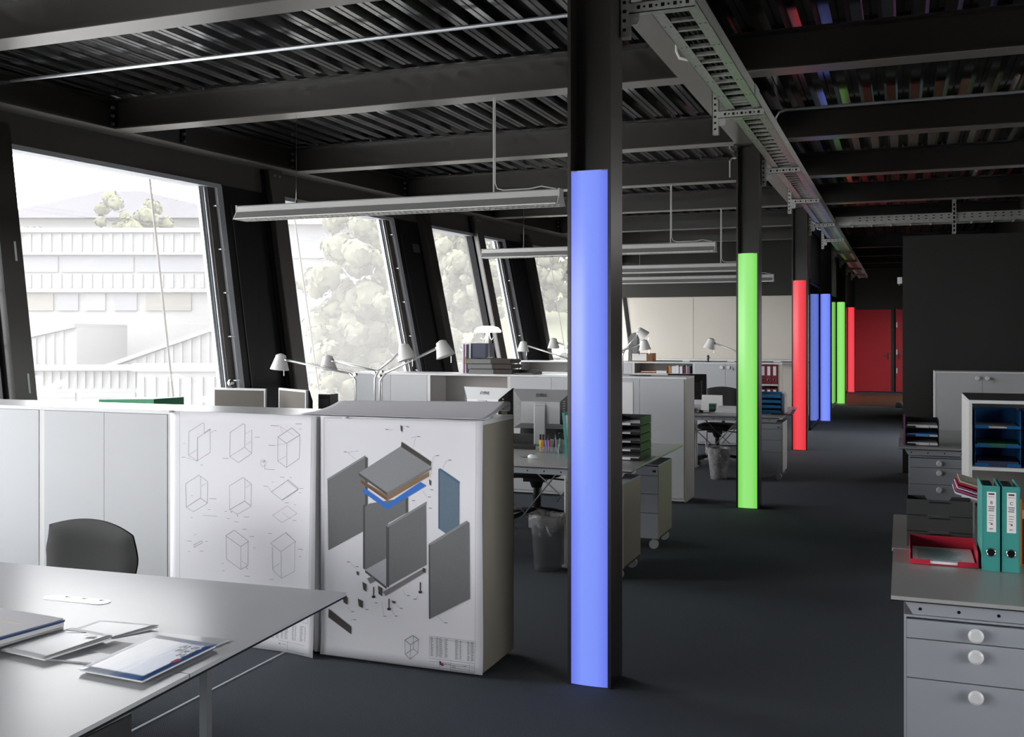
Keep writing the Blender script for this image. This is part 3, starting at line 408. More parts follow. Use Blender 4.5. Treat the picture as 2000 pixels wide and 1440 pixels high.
for k,(a,b_,scr) in enumerate(WIN):
    wn = struct('window_%d'%(k+1), fac((a+b_)/2,SILL,-.2))
    B().fbox(a-.05,b_+.03,SILL,3.30,-.205,-.195).build('pane','pane_screen' if scr else 'pane_clear',wn)
    B().fbox(a-.05,b_+.25,3.255,3.30,-.30,-.09).build('head','rail_grey',wn)
    B().fbox(a-.05,b_+.25,SILL-.02,SILL+.03,-.30,-.02).build('sill','rail_grey',wn)
    if k in (0,1,2,3,5):
        B().fbox(b_,b_+.030,SILL,3.28,-.21,-.175).build('glazing_bead','alu',wn)
        B().fbox(b_+.030,b_+.046,SILL,3.28,-.21,-.160).build('glazing_bead','alu_dark',wn)
        B().fbox(b_+.046,b_+.072,SILL,3.28,-.21,-.145).build('glazing_bead','alu',wn)
        B().fbox(b_+.072,b_+.18,SILL,3.28,-.21,-.125).build('window_frame','frame_brown',wn)
        B().fbox(b_+.18,b_+.26,SILL,3.28,-.21,-.09).build('guide_rail','rail_grey',wn)
        for j in range(6):
            z = .75+j*.46; B().fbox(b_+.13,b_+.20,z,z+.012,-.12,-.085).build('clip','alu',wn)
    else:
        B().fbox(b_,b_+.05,SILL,3.28,-.21,-.12).build('window_frame','panel_black',wn)
    # stay cable outside the pane
    if k in (2,3,6,7):
        y = {2:8.33,3:10.66,6:18.6,7:21.6}[k]
        B().tube([fac(y,3.5,-.42),fac(y,.0,-.42)],.012,6).build('stay_cable','frame_brown',wn)
# solid black vent flaps with their slim posts and light slots
for k,(a,b_) in enumerate([(1.98,2.58),(5.46,6.06),(9.0,9.72),(12.44,13.26),(15.95,16.84)]):
    vp = struct('wall_vent', fac((a+b_)/2,SILL,-.12)); B().fbox(a,b_,SILL,3.30,-.16,-.12).build('flap','panel_black',vp)
    B().fbox(a+.14,a+.15,SILL+.05,3.1,-.12,-.112).build('groove_bead','frame_brown',vp)
    if k not in (2,):
        B().fbox(b_,b_+.07,SILL,3.30,-.165,-.16).build('light_slot','pane_clear',vp)
        B().fbox(b_+.07,b_+.10,SILL,3.30,-.20,-.10).build('slot_frame','panel_black',vp)
        for j in range(6): B().fbox(b_,b_+.07,.7+j*.45,.712+j*.45,-.16,-.15).build('clip','panel_black',vp)
    if k == 3: B().fbox(a+.42,a+.60,2.86,2.98,-.12,-.115).build('sticker','grey_plastic',vp)
for k,(a,b_) in enumerate([(2.66,2.85),(6.16,6.36),(13.12,13.30),(16.69,16.87)]):
    st = struct('column_slim', fac(a,0,0)); B().fbox(a,b_,0,3.45,-.20,0).build('post','steel_dark',st)
    if k == 1:
        for z in (1.22,2.30): B().fbox(b_-.075,b_-.060,z,z+.16,0,.006).build('clip','white_plastic',st)
for k,(a,b_) in enumerate([(9.73,9.94),(14.76,14.98),(20.24,20.45)]):
    st = struct('column_inclined', fac(a,0,0)); B().fbox(a,b_,0,3.57,-.018,0).build('flange','frame_brown',st); B().fbox(a+.03,b_-.03,0,3.57,-.10,-.018).build('web','steel_dark',st); B().fbox(a-.01,b_,0,3.57,-.24,-.10).build('outer_flange','panel_black',st)
    b0 = B().cyl(fac(a+.06,3.50,0),fac(a+.06,3.50,.02),.014,n=8).build('bolt','alu_dark',st); rep(b0,[(0,.09,0)])

# ---- roof beams (I sections) across the hall
for k,y in enumerate(BEAMS):
    st = struct('beam', (0,y+.1,3.58)); b = B(); x0 = xref(y)-.08; x1 = 5.2
    if y > 18.5: x1 = -1.5
    B().box(x0,x1,y,y+.2,3.578,3.583).build('lower_flange','flange_lit_tone',st)
    b.box(x0,x1,y,y+.2,3.583,3.597); b.box(x0,x1,y,y+.2,3.845,3.86); b.box(x0,x1,y+.095,y+.105,3.595,3.845); b.build('i_section','steel_dark',st)
    if 2 < k < 8:
        B().box(x0+.03,x0+.12,y+.078,y+.095,3.60,3.84).build('end_plate','panel_black',st)
        b0 = B().cyl((x0+.08,y+.078,3.645),(x0+.08,y+.052,3.645),.015,n=8).build('bolt','alu_dark',st); rep(b0,[(0,0,.075),(0,0,.15)])
        b1 = B().box(x0+.42,x0+.44,y+.02,y+.05,3.86,3.875).build('deck_clip','alu_dark',st); rep(b1,[(.35,0,0),(.7,0,0)])
for y in (23.2,25.8,28.4,31.0):
    st = struct('beam', (0,y+.1,3.58)); b = B(); b.box(-1.5,5.2,y,y+.2,3.58,3.595); b.box(-1.5,5.2,y,y+.2,3.845,3.86); b.box(-1.5,5.2,y+.095,y+.105,3.595,3.845); b.build('i_section','steel_dark',st)
st = struct('beam', (-1.41,10,3.56)); B().box(-1.52,-1.30,-3.2,32,3.558,3.563).build('lower_flange','flange_lit_tone',st); b = B(); b.box(-1.52,-1.30,-3.2,32,3.563,3.577); b.box(-1.415,-1.405,-3.2,32,3.577,3.845); b.box(-1.52,-1.30,-3.2,32,3.845,3.86); b.build('i_section','steel_dark',st)

# ---- steel columns with light panels
COLS = [4.70,10.06,15.40,20.75,26.1,31.4]
GLOW = ['blue','green','red','blue','green','red']
pos_l = ['in the nearest column beside the posters','in the second column along the aisle','in the third column along the aisle','in the fourth column along the dark partition','in the fifth column far down the corridor','in the last column before the red door']
for k,y in enumerate(COLS):
    st = struct('column', (-1.41,y+.105,0)); b = B()
    b.box(-1.52,-1.504,y,y+.21,0,3.56); b.box(-1.318,-1.302,y,y+.21,0,3.56); b.box(-1.504,-1.318,y+.100,y+.110,0,3.56); b.build('h_section','steel_dark',st)
    B().box(-1.54,-1.28,y-.02,y+.23,3.545,3.56).build('head_plate','steel_dark',st)
    b0 = B().cyl((-1.50,y+.03,3.53),(-1.50,y+.03,3.56),.014,n=8).build('bolt','alu_dark',st); rep(b0,[(.17,0,0)])
    lp = thing('light_panel', '%s glowing light panel %s'%(GLOW[k],pos_l[k]), 'light panel', (-1.411,y+.05,0), group='coloured light panels in the steel columns')
    def bow(u,v,y=y): return (-1.5025+.183*u, y+.004-.006*math.sin(PI*u), .004+2.486*v)
    g = B().grid(bow,14,1); bb = B(); bb.add(g.v,g.f); o = bb.build('diffuser','glow_'+GLOW[k],lp,smooth=True)
    B().box(-1.503,-1.319,y+.006,y+.095,.004,2.488).build('housing','alu_dark',lp)
    B().box(-1.503,-1.319,y+.001,y+.006,2.486,2.492).build('top_rim','alu_dark',lp)
# ================================================================ services under the ceiling
ct = thing('cable_tray','long galvanised cable ladder running along the row of columns','cable tray',(-1.06,4.6,3.33))
B().box(-1.192,-1.130,3.6,31.2,3.33,3.333).box(-1.192,-1.189,3.6,31.2,3.33,3.41).build('side_rail','zinc',ct)
B().box(-1.006,-.944,3.6,31.2,3.33,3.333).box(-.947,-.944,3.6,31.2,3.33,3.41).box(-.962,-.944,3.6,31.2,3.41,3.413).build('side_rail','zinc',ct)
r0 = B().box(-1.13,-1.006,3.7,3.73,3.334,3.352).build('rung','zinc',ct); rep(r0,[(0,.172*k,0) for k in range(1,160)])
hl = B()
for k in range(60):
    for x in (-1.175,-1.145,-.99,-.962): hl.cyl((x,4.9+k*.42,3.3285),(x,4.9+k*.42,3.331),.005,n=6)
o = hl.build('rivet','panel_black',ct); o['kind'] = 'stuff'
B().box(-1.13,-.95,7.22,7.26,3.335,3.345).build('joint_plate','zinc',ct)
B().box(-.944,-.935,7.05,7.25,3.335,3.41).build('joint_plate','alu',ct)
for k,(x,z,r) in enumerate([(-1.10,3.36,.008),(-1.07,3.362,.01),(-1.045,3.36,.007),(-1.03,3.365,.009)]):
    pts = [(x+.008*math.sin(i*1.3+k),3.6+i*.6,z+.003*math.sin(i+k)) for i in range(46)]
    tag(B().tube(pts,r,6).build('cable','cable_black',None), 'black cable lying in the long cable ladder','cable','cables in the long cable ladder')
where = ['on the nearest column','in the bay behind the nearest column','on the green column','in the bay behind the green column','on the red column','first past the red column','on the second blue column','past the second blue column','on the far green column','next to the tray end']
for k in range(10):
    y = 4.86+k*2.675 if k else 4.86
    y = [4.86,7.45,10.2,12.65,15.55,18.1,20.9,23.4,26.2,28.8][k]
    t = thing('tray_bracket','perforated steel tray bracket '+where[k],'bracket',(-1.26,y,3.16),group='brackets of the cable ladder')
    b = B(); b.box(-1.30,-1.295,y,y+.045,3.16,3.58); b.box(-1.30,-1.255,y,y+.004,3.16,3.58); b.box(-1.30,-1.255,y+.041,y+.045,3.16,3.58); b.build('channel','zinc',t)
    h0 = B().box(-1.286,-1.270,y-.0015,y,3.19,3.205).build('slot','panel_black',t); rep(h0,[(0,0,.045*j) for j in range(1,8)])
    b = B(); b.box(-1.255,-.93,y,y+.004,3.275,3.328); b.box(-1.255,-.93,y,y+.045,3.324,3.328); b.box(-1.255,-.93,y,y+.045,3.275,3.279); b.build('arm','zinc',t)
    h1 = B().box(-1.215,-1.198,y-.0015,y,3.293,3.311).build('slot','panel_black',t); rep(h1,[(.06*j,0,0) for j in range(1,5)])
    h2 = B().cyl((-1.178,y-.0015,3.302),(-1.178,y,3.302),.006,n=8).build('hole','panel_black',t); rep(h2,[(.06*j,0,0) for j in range(1,4)])
    B().prism([(-1.255,3.22),(-1.215,3.22),(-1.205,3.235),(-1.205,3.275),(-1.255,3.275)],'y',y+.004,y+.012).build('gusset','zinc',t)
# crossing tray to the right
t = thing('cable_tray','galvanised cable ladder crossing above the dark partition wall','cable tray',(2.0,15.85,3.30))
B().box(-.93,5.1,15.70,15.703,3.30,3.43).build('side_rail','zinc',t); B().box(-.93,5.1,16.0,16.003,3.30,3.43).build('side_rail','zinc',t)
r0 = B().cyl((-.7,15.70,3.305),(-.7,16.0,3.305),.014,n=8).build('rung','zinc',t); rep(r0,[(.27*k,0,0) for k in range(1,21)])
hl = B()
for k in range(56):
    for z in (3.36,3.40): hl.box(-.6+k*.1,-.57+k*.1,15.698,15.70,z-.006,z+.006)
o = hl.build('slot','panel_black',t); o['kind'] = 'stuff'
t = thing('tray_hanger','slotted steel post holding the crossing cable ladder','bracket',(.68,15.66,3.12))
B().box(.655,.705,15.62,15.655,3.12,3.86).build('channel','zinc',t); B().box(.64,.72,15.60,15.67,3.86,3.875).build('head_plate','zinc',t)
h0 = B().box(.668,.692,15.617,15.62,3.15,3.19).build('slot','panel_black',t); rep(h0,[(0,0,.06*j) for j in range(1,7)])
# conduits
tag(B().tube([(-6.95,6.38,3.805),(-1.6,6.38,3.805)],.014,8).build('conduit','alu'),'thin bright conduit pipe under the deck before the second beam','pipe')
tag(B().tube([(-1.13,9.92,3.60),(-1.13,9.92,3.76),(-1.10,9.92,3.81),(-1.04,9.92,3.83),(5.1,9.92,3.83)],.014,8).build('conduit','alu'),'bent conduit pipe above the dark right half','pipe')
tag(B().tube([(-1.95,12.42,3.60),(-1.95,12.42,3.80),(-1.92,12.42,3.83),(-1.55,12.42,3.83)],.012,8).build('conduit','alu'),'short bent conduit beside the green column head','pipe')
tag(B().tube([(-6.72,5.95,3.8),(-6.72,5.97,3.5),(-6.74,5.93,3.2),(-6.80,5.75,2.9)],.010,6).build('hanging_cable','cable_black'),'black cable dropping beside the first window','cable')
for k,(x,y) in enumerate([(-1.32,6.4),(-1.32,16.6),(-1.32,17.6)]):
    t = thing('ducting_bend','white flexible duct bend under the ladder, '+['nearest one','middle one','farthest one'][k],'pipe',(x,y,3.4))
    B().tube([(x-.02,y,3.56),(x-.02,y,3.50),(x,y,3.455),(x+.05,y,3.44),(x+.16,y,3.44)],.012,8).build('bend','shade_white',t,smooth=True)

# ---- pendant lights
def pendant(y, x0, x1, zb, wires, label, ridge):
    t = thing('pendant_light', label, 'lamp', ((x0+x1)/2,y,zb), group='linear pendant lights')
    b = B(); b.prism([(y-.035,zb+.125),(y-.050,zb+.115),(y-.050,zb+.068),(y+.050,zb+.068),(y+.050,zb+.115),(y+.035,zb+.125)],'x',x0,x1); b.build('housing','lamp_grey',t)
    b = B(); b.prism([(y-.050,zb+.066),(y-.095,zb+.008),(y-.090,zb+.004),(y-.045,zb+.066)],'x',x0+.01,x1-.01); b.prism([(y+.050,zb+.066),(y+.095,zb+.008),(y+.090,zb+.004),(y+.045,zb+.066)],'x',x0+.01,x1-.01); b.build('reflector','lamp_shade_grey',t)
    b = B(); b.box(x0+.01,x1-.01,y-.098,y-.090,zb,zb+.010); b.box(x0+.01,x1-.01,y+.090,y+.098,zb,zb+.010); b.box(x0+.01,x1-.01,y-.004,y+.004,zb,zb+.03); b.build('louvre_frame','shade_white',t)
    n = int((x1-x0)/.05); l0 = B().prism([(y-.089,zb+.001),(y+.089,zb+.001),(y+.068,zb+.028),(y-.068,zb+.028)],'x',x0+.03,x0+.033).build('louvre','shade_white',t); rep(l0,[(.05*k,0,0) for k in range(1,n)])
    B().cyl((x0+.05,y-.03,zb+.05),(x1-.05,y-.03,zb+.05),.013,n=8).build('tube','shade_white',t)
    for x in (x0,x1): B().prism([(y-.052,zb+.127),(y-.052,zb+.066),(y-.098,zb),(y+.098,zb),(y+.052,zb+.066),(y+.052,zb+.127)],'x',x-.006,x+.006).build('end_cap','lamp_grey',t)
    wx = x0+.58; B().tube([(wx,y,zb+.125),(wx,y,3.58)],.003,5).build('hanging_wire','chrome',t); B().cyl((wx,y,zb+.12),(wx,y,zb+.15),.010,n=8).build('clamp','black_plastic',t)
    cx = x1-.56; B().tube([(cx,y,zb+.125),(cx,y,3.58)],.008,6).build('hanger_rod','lamp_grey',t)
    B().tube([(cx+.012,y,3.58),(cx+.012,y,zb+.20),(cx+.03,y,zb+.155),(cx+.08,y,zb+.14),(cx+.3,y,zb+.14),(cx+.40,y,zb+.155),(cx+.52,y,zb+.13)],.005,6).build('supply_cable','shade_white',t)
pendant(7.47,-5.44,-2.47,2.70,None,'nearest long grey louvred lamp hanging before the first windows',0)
pendant(12.62,-5.27,-2.16,2.72,None,'grey louvred lamp hanging behind the nearest blue column',0)
pendant(15.3,-4.95,-1.98,2.64,None,'grey louvred lamp, upper of the two before the pale wall',0)
pendant(18.1,-5.05,-2.10,2.62,None,'farthest grey louvred lamp hanging before the pale end wall',0)

# ================================================================ storage cabinets
def cabinet(x0, x1, y0, label, style='doors', back=None, z1=1.27, depth=.42, right_side=None, shelves=(.86,.45), group='white storage cabinets', knobs=True, both=False):
    y1 = y0+depth; t = thing('storage_cabinet', label, 'cabinet', ((x0+x1)/2,y0+depth/2,0), group=group)
    th = .019
    B().box(x0,x1,y0,y1,z1-.022,z1).build('top_panel','top_white',t,bevel=.002)
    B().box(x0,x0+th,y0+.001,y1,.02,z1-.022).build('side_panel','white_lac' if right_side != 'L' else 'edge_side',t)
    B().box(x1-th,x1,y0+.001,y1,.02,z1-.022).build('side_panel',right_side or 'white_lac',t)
    B().box(x0+th,x1-th,y0+.02,y1,.02,.05).build('bottom_panel','white_lac',t)
    B().box(x0+.02,x1-.02,y0+.03,y1-.03,0,.02).build('plinth','black_edge',t)
    B().box(x0+th,x1-th,y1-.012,y1,.05,z1-.022).build('back_panel','shelf_in',t)
    if right_side == 'edge_side': B().box(x1-.006,x1+.001,y1-.002,y1+.004,.02,z1).build('edge_band','edge_brown',t)
    xm = (x0+x1)/2
    if style == 'doors':
        for a,c,s in ((x0+th+.003,xm-.0015,1),(xm+.0015,x1-th-.003,-1)):
            d = B().box(a,c,y0-.002,y0+.017,.052,z1-.0235).build('door','door_grey',t)
            if knobs:
                kx = c-.05 if s > 0 else a+.05
                B().lathe([(.012,0),(.012,.012),(.026,.018),(.028,.026),(.022,.032)],(kx,y0-.002,z1-.075),14,(0,-1,0)).build('knob','white_plastic',d,smooth='auto')
        if style == 'doors' and knobs == 'key':
            kx = xm+.10; B().cyl((kx,y0-.002,z1-.085),(kx,y0-.02,z1-.085),.008,n=8).build('lock','chrome',t); B().box(kx+.008,kx+.024,y0-.012,y0-.008,z1-.13,z1-.09).build('key_tag','beige_card',t)
    elif style == 'open':
        for z in shelves: B().box(x0+th,x1-th,y0+.004,y1-.012,z-.022,z).build('shelf','white_lac',t)
        B().box(xm-.001,xm+.001,y1-.0135,y1-.012,.05,z1-.022).build('back_seam','edge_side',t)
    return t
U1 = [-5.74,-4.79,-3.845,-2.89,-1.94]
n1 = ['leftmost white cabinet of the nearest row, cut by the picture edge','white cabinet of the nearest row left of both posters','white cabinet behind the line-drawing poster','white cabinet at the aisle end behind the exploded-view poster']
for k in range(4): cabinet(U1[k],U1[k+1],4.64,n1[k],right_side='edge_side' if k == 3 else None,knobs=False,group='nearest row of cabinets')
U2 = [-5.81,-4.87,-3.92,-2.97,-2.02]
n2 = ['white cabinet with closed doors at the window end of the middle row','open-fronted cabinet carrying grey boxes and the lit lamp','white cabinet behind the two computer monitors','grey-doored cabinet with a taped sheet at the middle row aisle end']
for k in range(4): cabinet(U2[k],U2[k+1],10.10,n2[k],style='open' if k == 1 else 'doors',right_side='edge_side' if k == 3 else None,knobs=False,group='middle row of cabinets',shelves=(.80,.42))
U3 = [-5.85,-4.90,-3.945,-2.99,-2.04,-1.715]
n3 = ['open white cabinet by the windows in the far row','closed white cabinet of the far row behind the blue column','open cabinet of the far row holding small books','grey cabinet of the far row with round white knobs and key','narrow open cabinet of the far row holding red binders']
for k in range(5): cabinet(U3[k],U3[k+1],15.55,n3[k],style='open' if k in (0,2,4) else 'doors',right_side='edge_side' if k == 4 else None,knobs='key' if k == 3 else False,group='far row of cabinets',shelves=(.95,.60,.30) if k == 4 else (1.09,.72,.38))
for k in range(3): cabinet(.345+k*1.02,1.365+k*1.02,12.80,['white cabinet with two knobs and a key against the dark partition','white cabinet next along the dark partition','third white cabinet along the dark partition, farthest from the aisle'][k],knobs='key',group='cabinets against the dark partition')
# back-to-back shelf cabinet on the right
rc = cabinet(.40,1.38,7.18,'open grey cabinet with dark top holding blue letter trays','open',depth=.86,z1=1.275,shelves=(.845,.46),group='right side shelf')
for o in rc.children:
    if o.name.startswith('top_panel'): B().box(.40,1.38,7.19,8.04,1.275,1.277).build('top_sheet','grey_plastic',rc)
tag(B().box(-2.90,-2.565,10.093,10.096,.85,1.21).build('paper_sheet','paper_bright'),'white paper sheet taped on the middle row cabinet','paper')
for i in range(2): pass
# ================================================================ posters hung on the nearest cabinets
def bulge1(x, z):
    u = (x+3.845)/.96; v = 1-(z/1.27)
    return .012+.035*max(0,u-.72)**2/.078*(.25+.75*v)+.010*max(0,v-.75)*4*max(0,u)
def bulge2(x, z):
    u = (x+2.86)/.93; v = 1-(z/1.27)
    return .008+.012*max(0,1-abs(v-.35)/.5)*max(0,u-.85)/.15+.010*max(0,v-.93)/.07
def sheet(x0,x1,z0,z1,bf,nu=24,nv=24): return B().grid(lambda u,v: (x0+(x1-x0)*u, 4.638-bf(x0+(x1-x0)*u,z0+(z1-z0)*v), z0+(z1-z0)*v),nu,nv,(0,.0012,0))
def strokes(lines, bf, mm=1.0):
    b = B()
    for wd,pts in lines:
        h = wd*mm*.0016/2
        for (xa,za),(xb,zb) in zip(pts,pts[1:]):
            xa,za,xb,zb = xa/1000,za/1000,xb/1000,zb/1000
            L = math.hypot(xb-xa,zb-za)
            if L < 1e-5: continue
            nx,nz = -(zb-za)/L*h,(xb-xa)/L*h; n = max(1,int(L/.12))
            for k in range(n):
                q = []
                for t,s in ((k/n,1),((k+1)/n,1),((k+1)/n,-1),(k/n,-1)):
                    x = xa+(xb-xa)*t+nx*s; z = za+(zb-za)*t+nz*s; q.append((x,4.6372-bf(x,z),z))
                b.poly(q)
    return b
p1 = thing('poster','white sheet of nine thin line drawings of boxes','poster',(-3.36,4.63,.01))
sheet(-3.835,-2.880,.004,1.268,bulge1).build('sheet','paper',p1,smooth=True)
strokes(LINE1,bulge1).build('printed_lines','ink',p1)['kind'] = 'stuff'
B().box(-3.84,-3.82,4.60,4.64,1.262,1.272).build('tape','paper_bright',p1)
p2 = thing('poster','white sheet with grey and blue exploded cabinet drawing','poster',(-2.40,4.63,.01))
sheet(-2.862,-1.935,.016,1.270,bulge2).build('sheet','paper',p2,smooth=True)
for k,(c,pts) in enumerate(FILL2):
    B().poly([(x/1000,4.6372-bulge2(x/1000,z/1000)-.00005*k-.0004,z/1000) for x,z in pts]).build('printed_shape','print_'+c,p2)
strokes([(w*1.25,p) for w,p in LINE2],lambda x,z: bulge2(x,z)+.0035).build('printed_lines','ink',p2)['kind'] = 'stuff'
B().box(-2.72,-2.705,4.61,4.64,1.262,1.272).build('tape','paper_bright',p2)
# big sheet curling up on top of the cabinets
def curl(u,v):
    x = -3.02+1.08*u
    if v < .75:
        s = v/.75; y = 4.665+.33*s-.03*(1-u); z = 1.275+.060*s**1.7*(.85+.3*u)
        if u < .06: z = 1.275+(z-1.275)*(u/.06)
    else:
        a = (v-.75)/.25*PI*1.25; r = .022*(.85+.3*u); z0 = 1.275+.060*(.85+.3*u)
        y = 4.995-.03*(1-u)+r*math.sin(a); z = z0-r+r*math.cos(a)
        if u < .06: z = 1.275+(z-1.275)*(u/.06)
    return (x,y,z)
cs = thing('curled_plan','large white plan sheet curling up on the cabinet top','paper',(-2.5,4.85,1.272))
B().grid(curl,30,26,(0,0,.0008)).build('sheet','paper',cs,smooth=True)
tag(B().grid(lambda u,v: (-2.30+.355*u,4.67+.36*v,1.2725+.006*math.sin(3*u+2*v)*u),10,10,(0,0,.0008)).build('plan_sheet','paper',None,smooth=True),'flat plan sheets lying under the curled sheet at the cabinet end','paper')
# yellow note
tag(B().box(-1.985,-1.972,5.0,5.055,1.272,1.315).build('sticky_note','beige_card'),'small pale yellow note standing at the cabinet back corner','paper')

# ================================================================ meeting table
TA = math.radians(3.0)
mt = thing('meeting_table','large grey meeting table with thin black-edged top','table',(-1.93,3.30,0),TA)
# local frame: x to the left is negative, y towards the viewer is negative, corner at origin
B().box(-3.4,0,-.950,0,.728,.740).build('table_top','table_grey',mt,local=True)
B().box(-3.4,0,-2.0,-.954,.728,.740).build('table_top','table_grey',mt,local=True)
B().box(-3.402,.0015,-2.002,.0015,.722,.7275).build('edge_core','black_edge',mt,local=True)
B().box(-3.2,-.10,-.30,-.26,.67,.722).box(-3.2,-.10,-1.75,-1.71,.67,.722).build('rail','alu_dark',mt,local=True)
for x,y in ((-.075,-.80),(-.075,-1.75),(-3.2,-.30),(-3.2,-1.75)): B().box(x,x+.026,y,y+.026,0,.722).build('leg','alu_dark',mt,local=True)
def stadium(cx,cy,l,r,z0,z1,n=8):
    pts = [(cx+l/2+r*math.cos(a),cy+r*math.sin(a)) for a in [-PI/2+PI*i/n for i in range(n+1)]]+[(cx-l/2+r*math.cos(a),cy+r*math.sin(a)) for a in [PI/2+PI*i/n for i in range(n+1)]]
    return B().prism(pts,'z',z0,z1)
so = stadium(-.875,-.40,.22,.030,.740,.742).build('socket_strip','alu',mt,local=True)
for k in range(3): B().prism([(-.945+k*.075,-.377),(-.920+k*.075,-.377),(-.933+k*.075,-.389)],'z',.742,.7425).build('socket_hole','panel_black',so,local=True)
# papers on the table (world coordinates)
def slab(name, pts, z0, z1, m, parent, mtop=None):
    return B().hexa([(x,y,z0) for x,y in pts]+[(x,y,z1) for x,y in pts]).build(name,m,parent)
def obj_mag(pts, z, th, label, name, m_cover, cat='brochure', lift=0.0):
    cx = sum(p[0] for p in pts)/4; cy = sum(p[1] for p in pts)/4
    t = thing(name,label,cat,(cx,cy,z))
    def corner(u,v):
        a,b,c,d = [Vector(p+(0,)) for p in pts]
        return (a*(1-u)+b*u)*(1-v)+(d*(1-u)+c*u)*v
    B().grid(lambda u,v: tuple(corner(.01+.98*u,.01+.98*v)+Vector((0,0,z+lift*(u*v)*.6))),8,8,(0,0,th*.7)).build('pages','paper_bright',t)
    B().grid(lambda u,v: tuple(corner(u,v)+Vector((0,0,z+th*.75+lift*(u*v)))),10,10,(0,0,th*.25)).build('cover',m_cover,t,smooth=True)
    return t,corner
def cover_mat():
    m = bpy.data.materials.new('blue_cover'); m.use_nodes = True; n = m.node_tree.nodes; L = m.node_tree.links; p = n['Principled BSDF']; p.inputs['Roughness'].default_value = .30; p.inputs['IOR'].default_value = 1.35
    tc = n.new('ShaderNodeTexCoord'); sp = n.new('ShaderNodeSeparateXYZ'); L.new(tc.outputs['Generated'],sp.inputs[0])
    nz = n.new('ShaderNodeTexNoise'); nz.inputs['Scale'].default_value = 3; mp = n.new('ShaderNodeMapping'); mp.inputs['Scale'].default_value = (6,.8,1); L.new(tc.outputs['Generated'],mp.inputs[0]); L.new(mp.outputs[0],nz.inputs['Vector'])
    ad = n.new('ShaderNodeMath'); ad.operation = 'MULTIPLY_ADD'; ad.inputs[1].default_value = .35; L.new(nz.outputs['Fac'],ad.inputs[0]); L.new(sp.outputs[0],ad.inputs[2])
    cr = n.new('ShaderNodeValToRGB'); e = cr.color_ramp.elements; e[0].position = .15; e[0].color = (.30,.32,.36,1); e[1].position = 1.0; e[1].color = (.07,.15,.36,1)
    for p_,c in ((.50,(.40,.43,.48)),(.80,(.33,.38,.47)),(1.0,(.10,.17,.34))): k = e.new(min(1,p_*.83)); k.color = c+(1,)
    L.new(ad.outputs[0],cr.inputs[0]); L.new(cr.outputs[0],p.inputs['Base Color']); MATS['blue_cover'] = m
cover_mat()
mat('silver_cover',(.45,.46,.48),.35,var=.05); satin('plastic_sheet',(.62,.64,.66),.10,.06); mat('dark_blue_edge',(.02,.07,.20),.4)
mag,mc = obj_mag([(-2.175,2.238),(-1.940,2.226),(-1.952,2.566),(-2.200,2.582)],.7455,.008,'glossy magazine with grey-blue cover and white lettering nearest the table edge','magazine','blue_cover')
text('AND\nION\n10',.034,'paper_bright',mag,(-1.968-mag.location.x,2.475-mag.location.y,.0085),(0,0,-.04),align='RIGHT')
B().box(-1.972,-1.956,2.38,2.41,.7536,.7542).build('red_mark','ink_red',mag)
slab_t = thing('plastic_wallet','clear glossy plastic wallet under the grey-blue magazine','folder',(-2.18,2.46,.74))
B().hexa([(x,y,.7405) for x,y in [(-2.40,2.29),(-1.985,2.34),(-1.965,2.645),(-2.37,2.62)]]+[(x,y,.745) for x,y in [(-2.40,2.29),(-1.985,2.34),(-1.965,2.645),(-2.37,2.62)]]).build('wallet','plastic_sheet',slab_t)
B().box(-2.29,-2.17,2.40,2.50,.745,.7465).build('insert','paper_bright',slab_t)
bro,_ = obj_mag([(-2.527,2.292),(-2.333,2.270),(-2.285,2.490),(-2.500,2.545)],.7475,.007,'silver-grey brochure with faint print beside the paper stack','brochure','silver_cover',lift=.012)
B().box(-2.37,-2.33,2.46,2.475,.7655,.766).build('printed_bar','alu_dark',bro); B().box(-2.48,-2.40,2.498,2.502,.7600,.7606).build('printed_line','ink',bro)
fl,_ = obj_mag([(-2.50,2.50),(-2.31,2.52),(-2.255,2.665),(-2.50,2.665)],.7405,.006,'creased grey leaflet behind the silver brochure','leaflet','silver_cover',lift=.008)
st_ = thing('paper_stack','stack of printed sheets with dark blue edge at the table','paper stack',(-2.70,2.35,.74))
for k,(z0,z1,m,dx,dy) in enumerate([(.7405,.752,'paper_bright',0,0),(.752,.755,'grey_plastic',-.006,.004),(.755,.768,'paper_bright',.004,-.003),(.768,.771,'dark_blue_edge',.002,.002),(.771,.776,'dark_blue_edge',.006,.0),(.776,.779,'paper',-.004,.003)]):
    pts = [(-2.93+dx,2.13+dy),(-2.60+dx,2.10+dy),(-2.535+dx,2.545+dy),(-2.86+dx,2.57+dy)]
    B().hexa([(x,y,z0) for x,y in pts]+[(x,y,z1) for x,y in pts]).build('sheet_bundle',m,st_)
for k in range(4): B().box(-2.82,-2.62,2.24+k*.07,2.242+k*.07,.779,.7793).build('printed_line','hl_yellow',st_)
# low dark box under the table
t = thing('floor_box','low dark grey box on the floor under the table','box',(-3.1,3.2,0)); B().box(-3.45,-2.93,2.95,3.30,.03,.15).build('body','grey_plastic',t); B().box(-3.45,-2.93,2.95,3.30,.15,.155).build('lid','black_plastic',t); B().box(-2.98,-2.93,3.24,3.30,0,.03).build('foot','rubber',t); B().box(-3.45,-3.40,3.24,3.30,0,.03).build('foot','rubber',t)

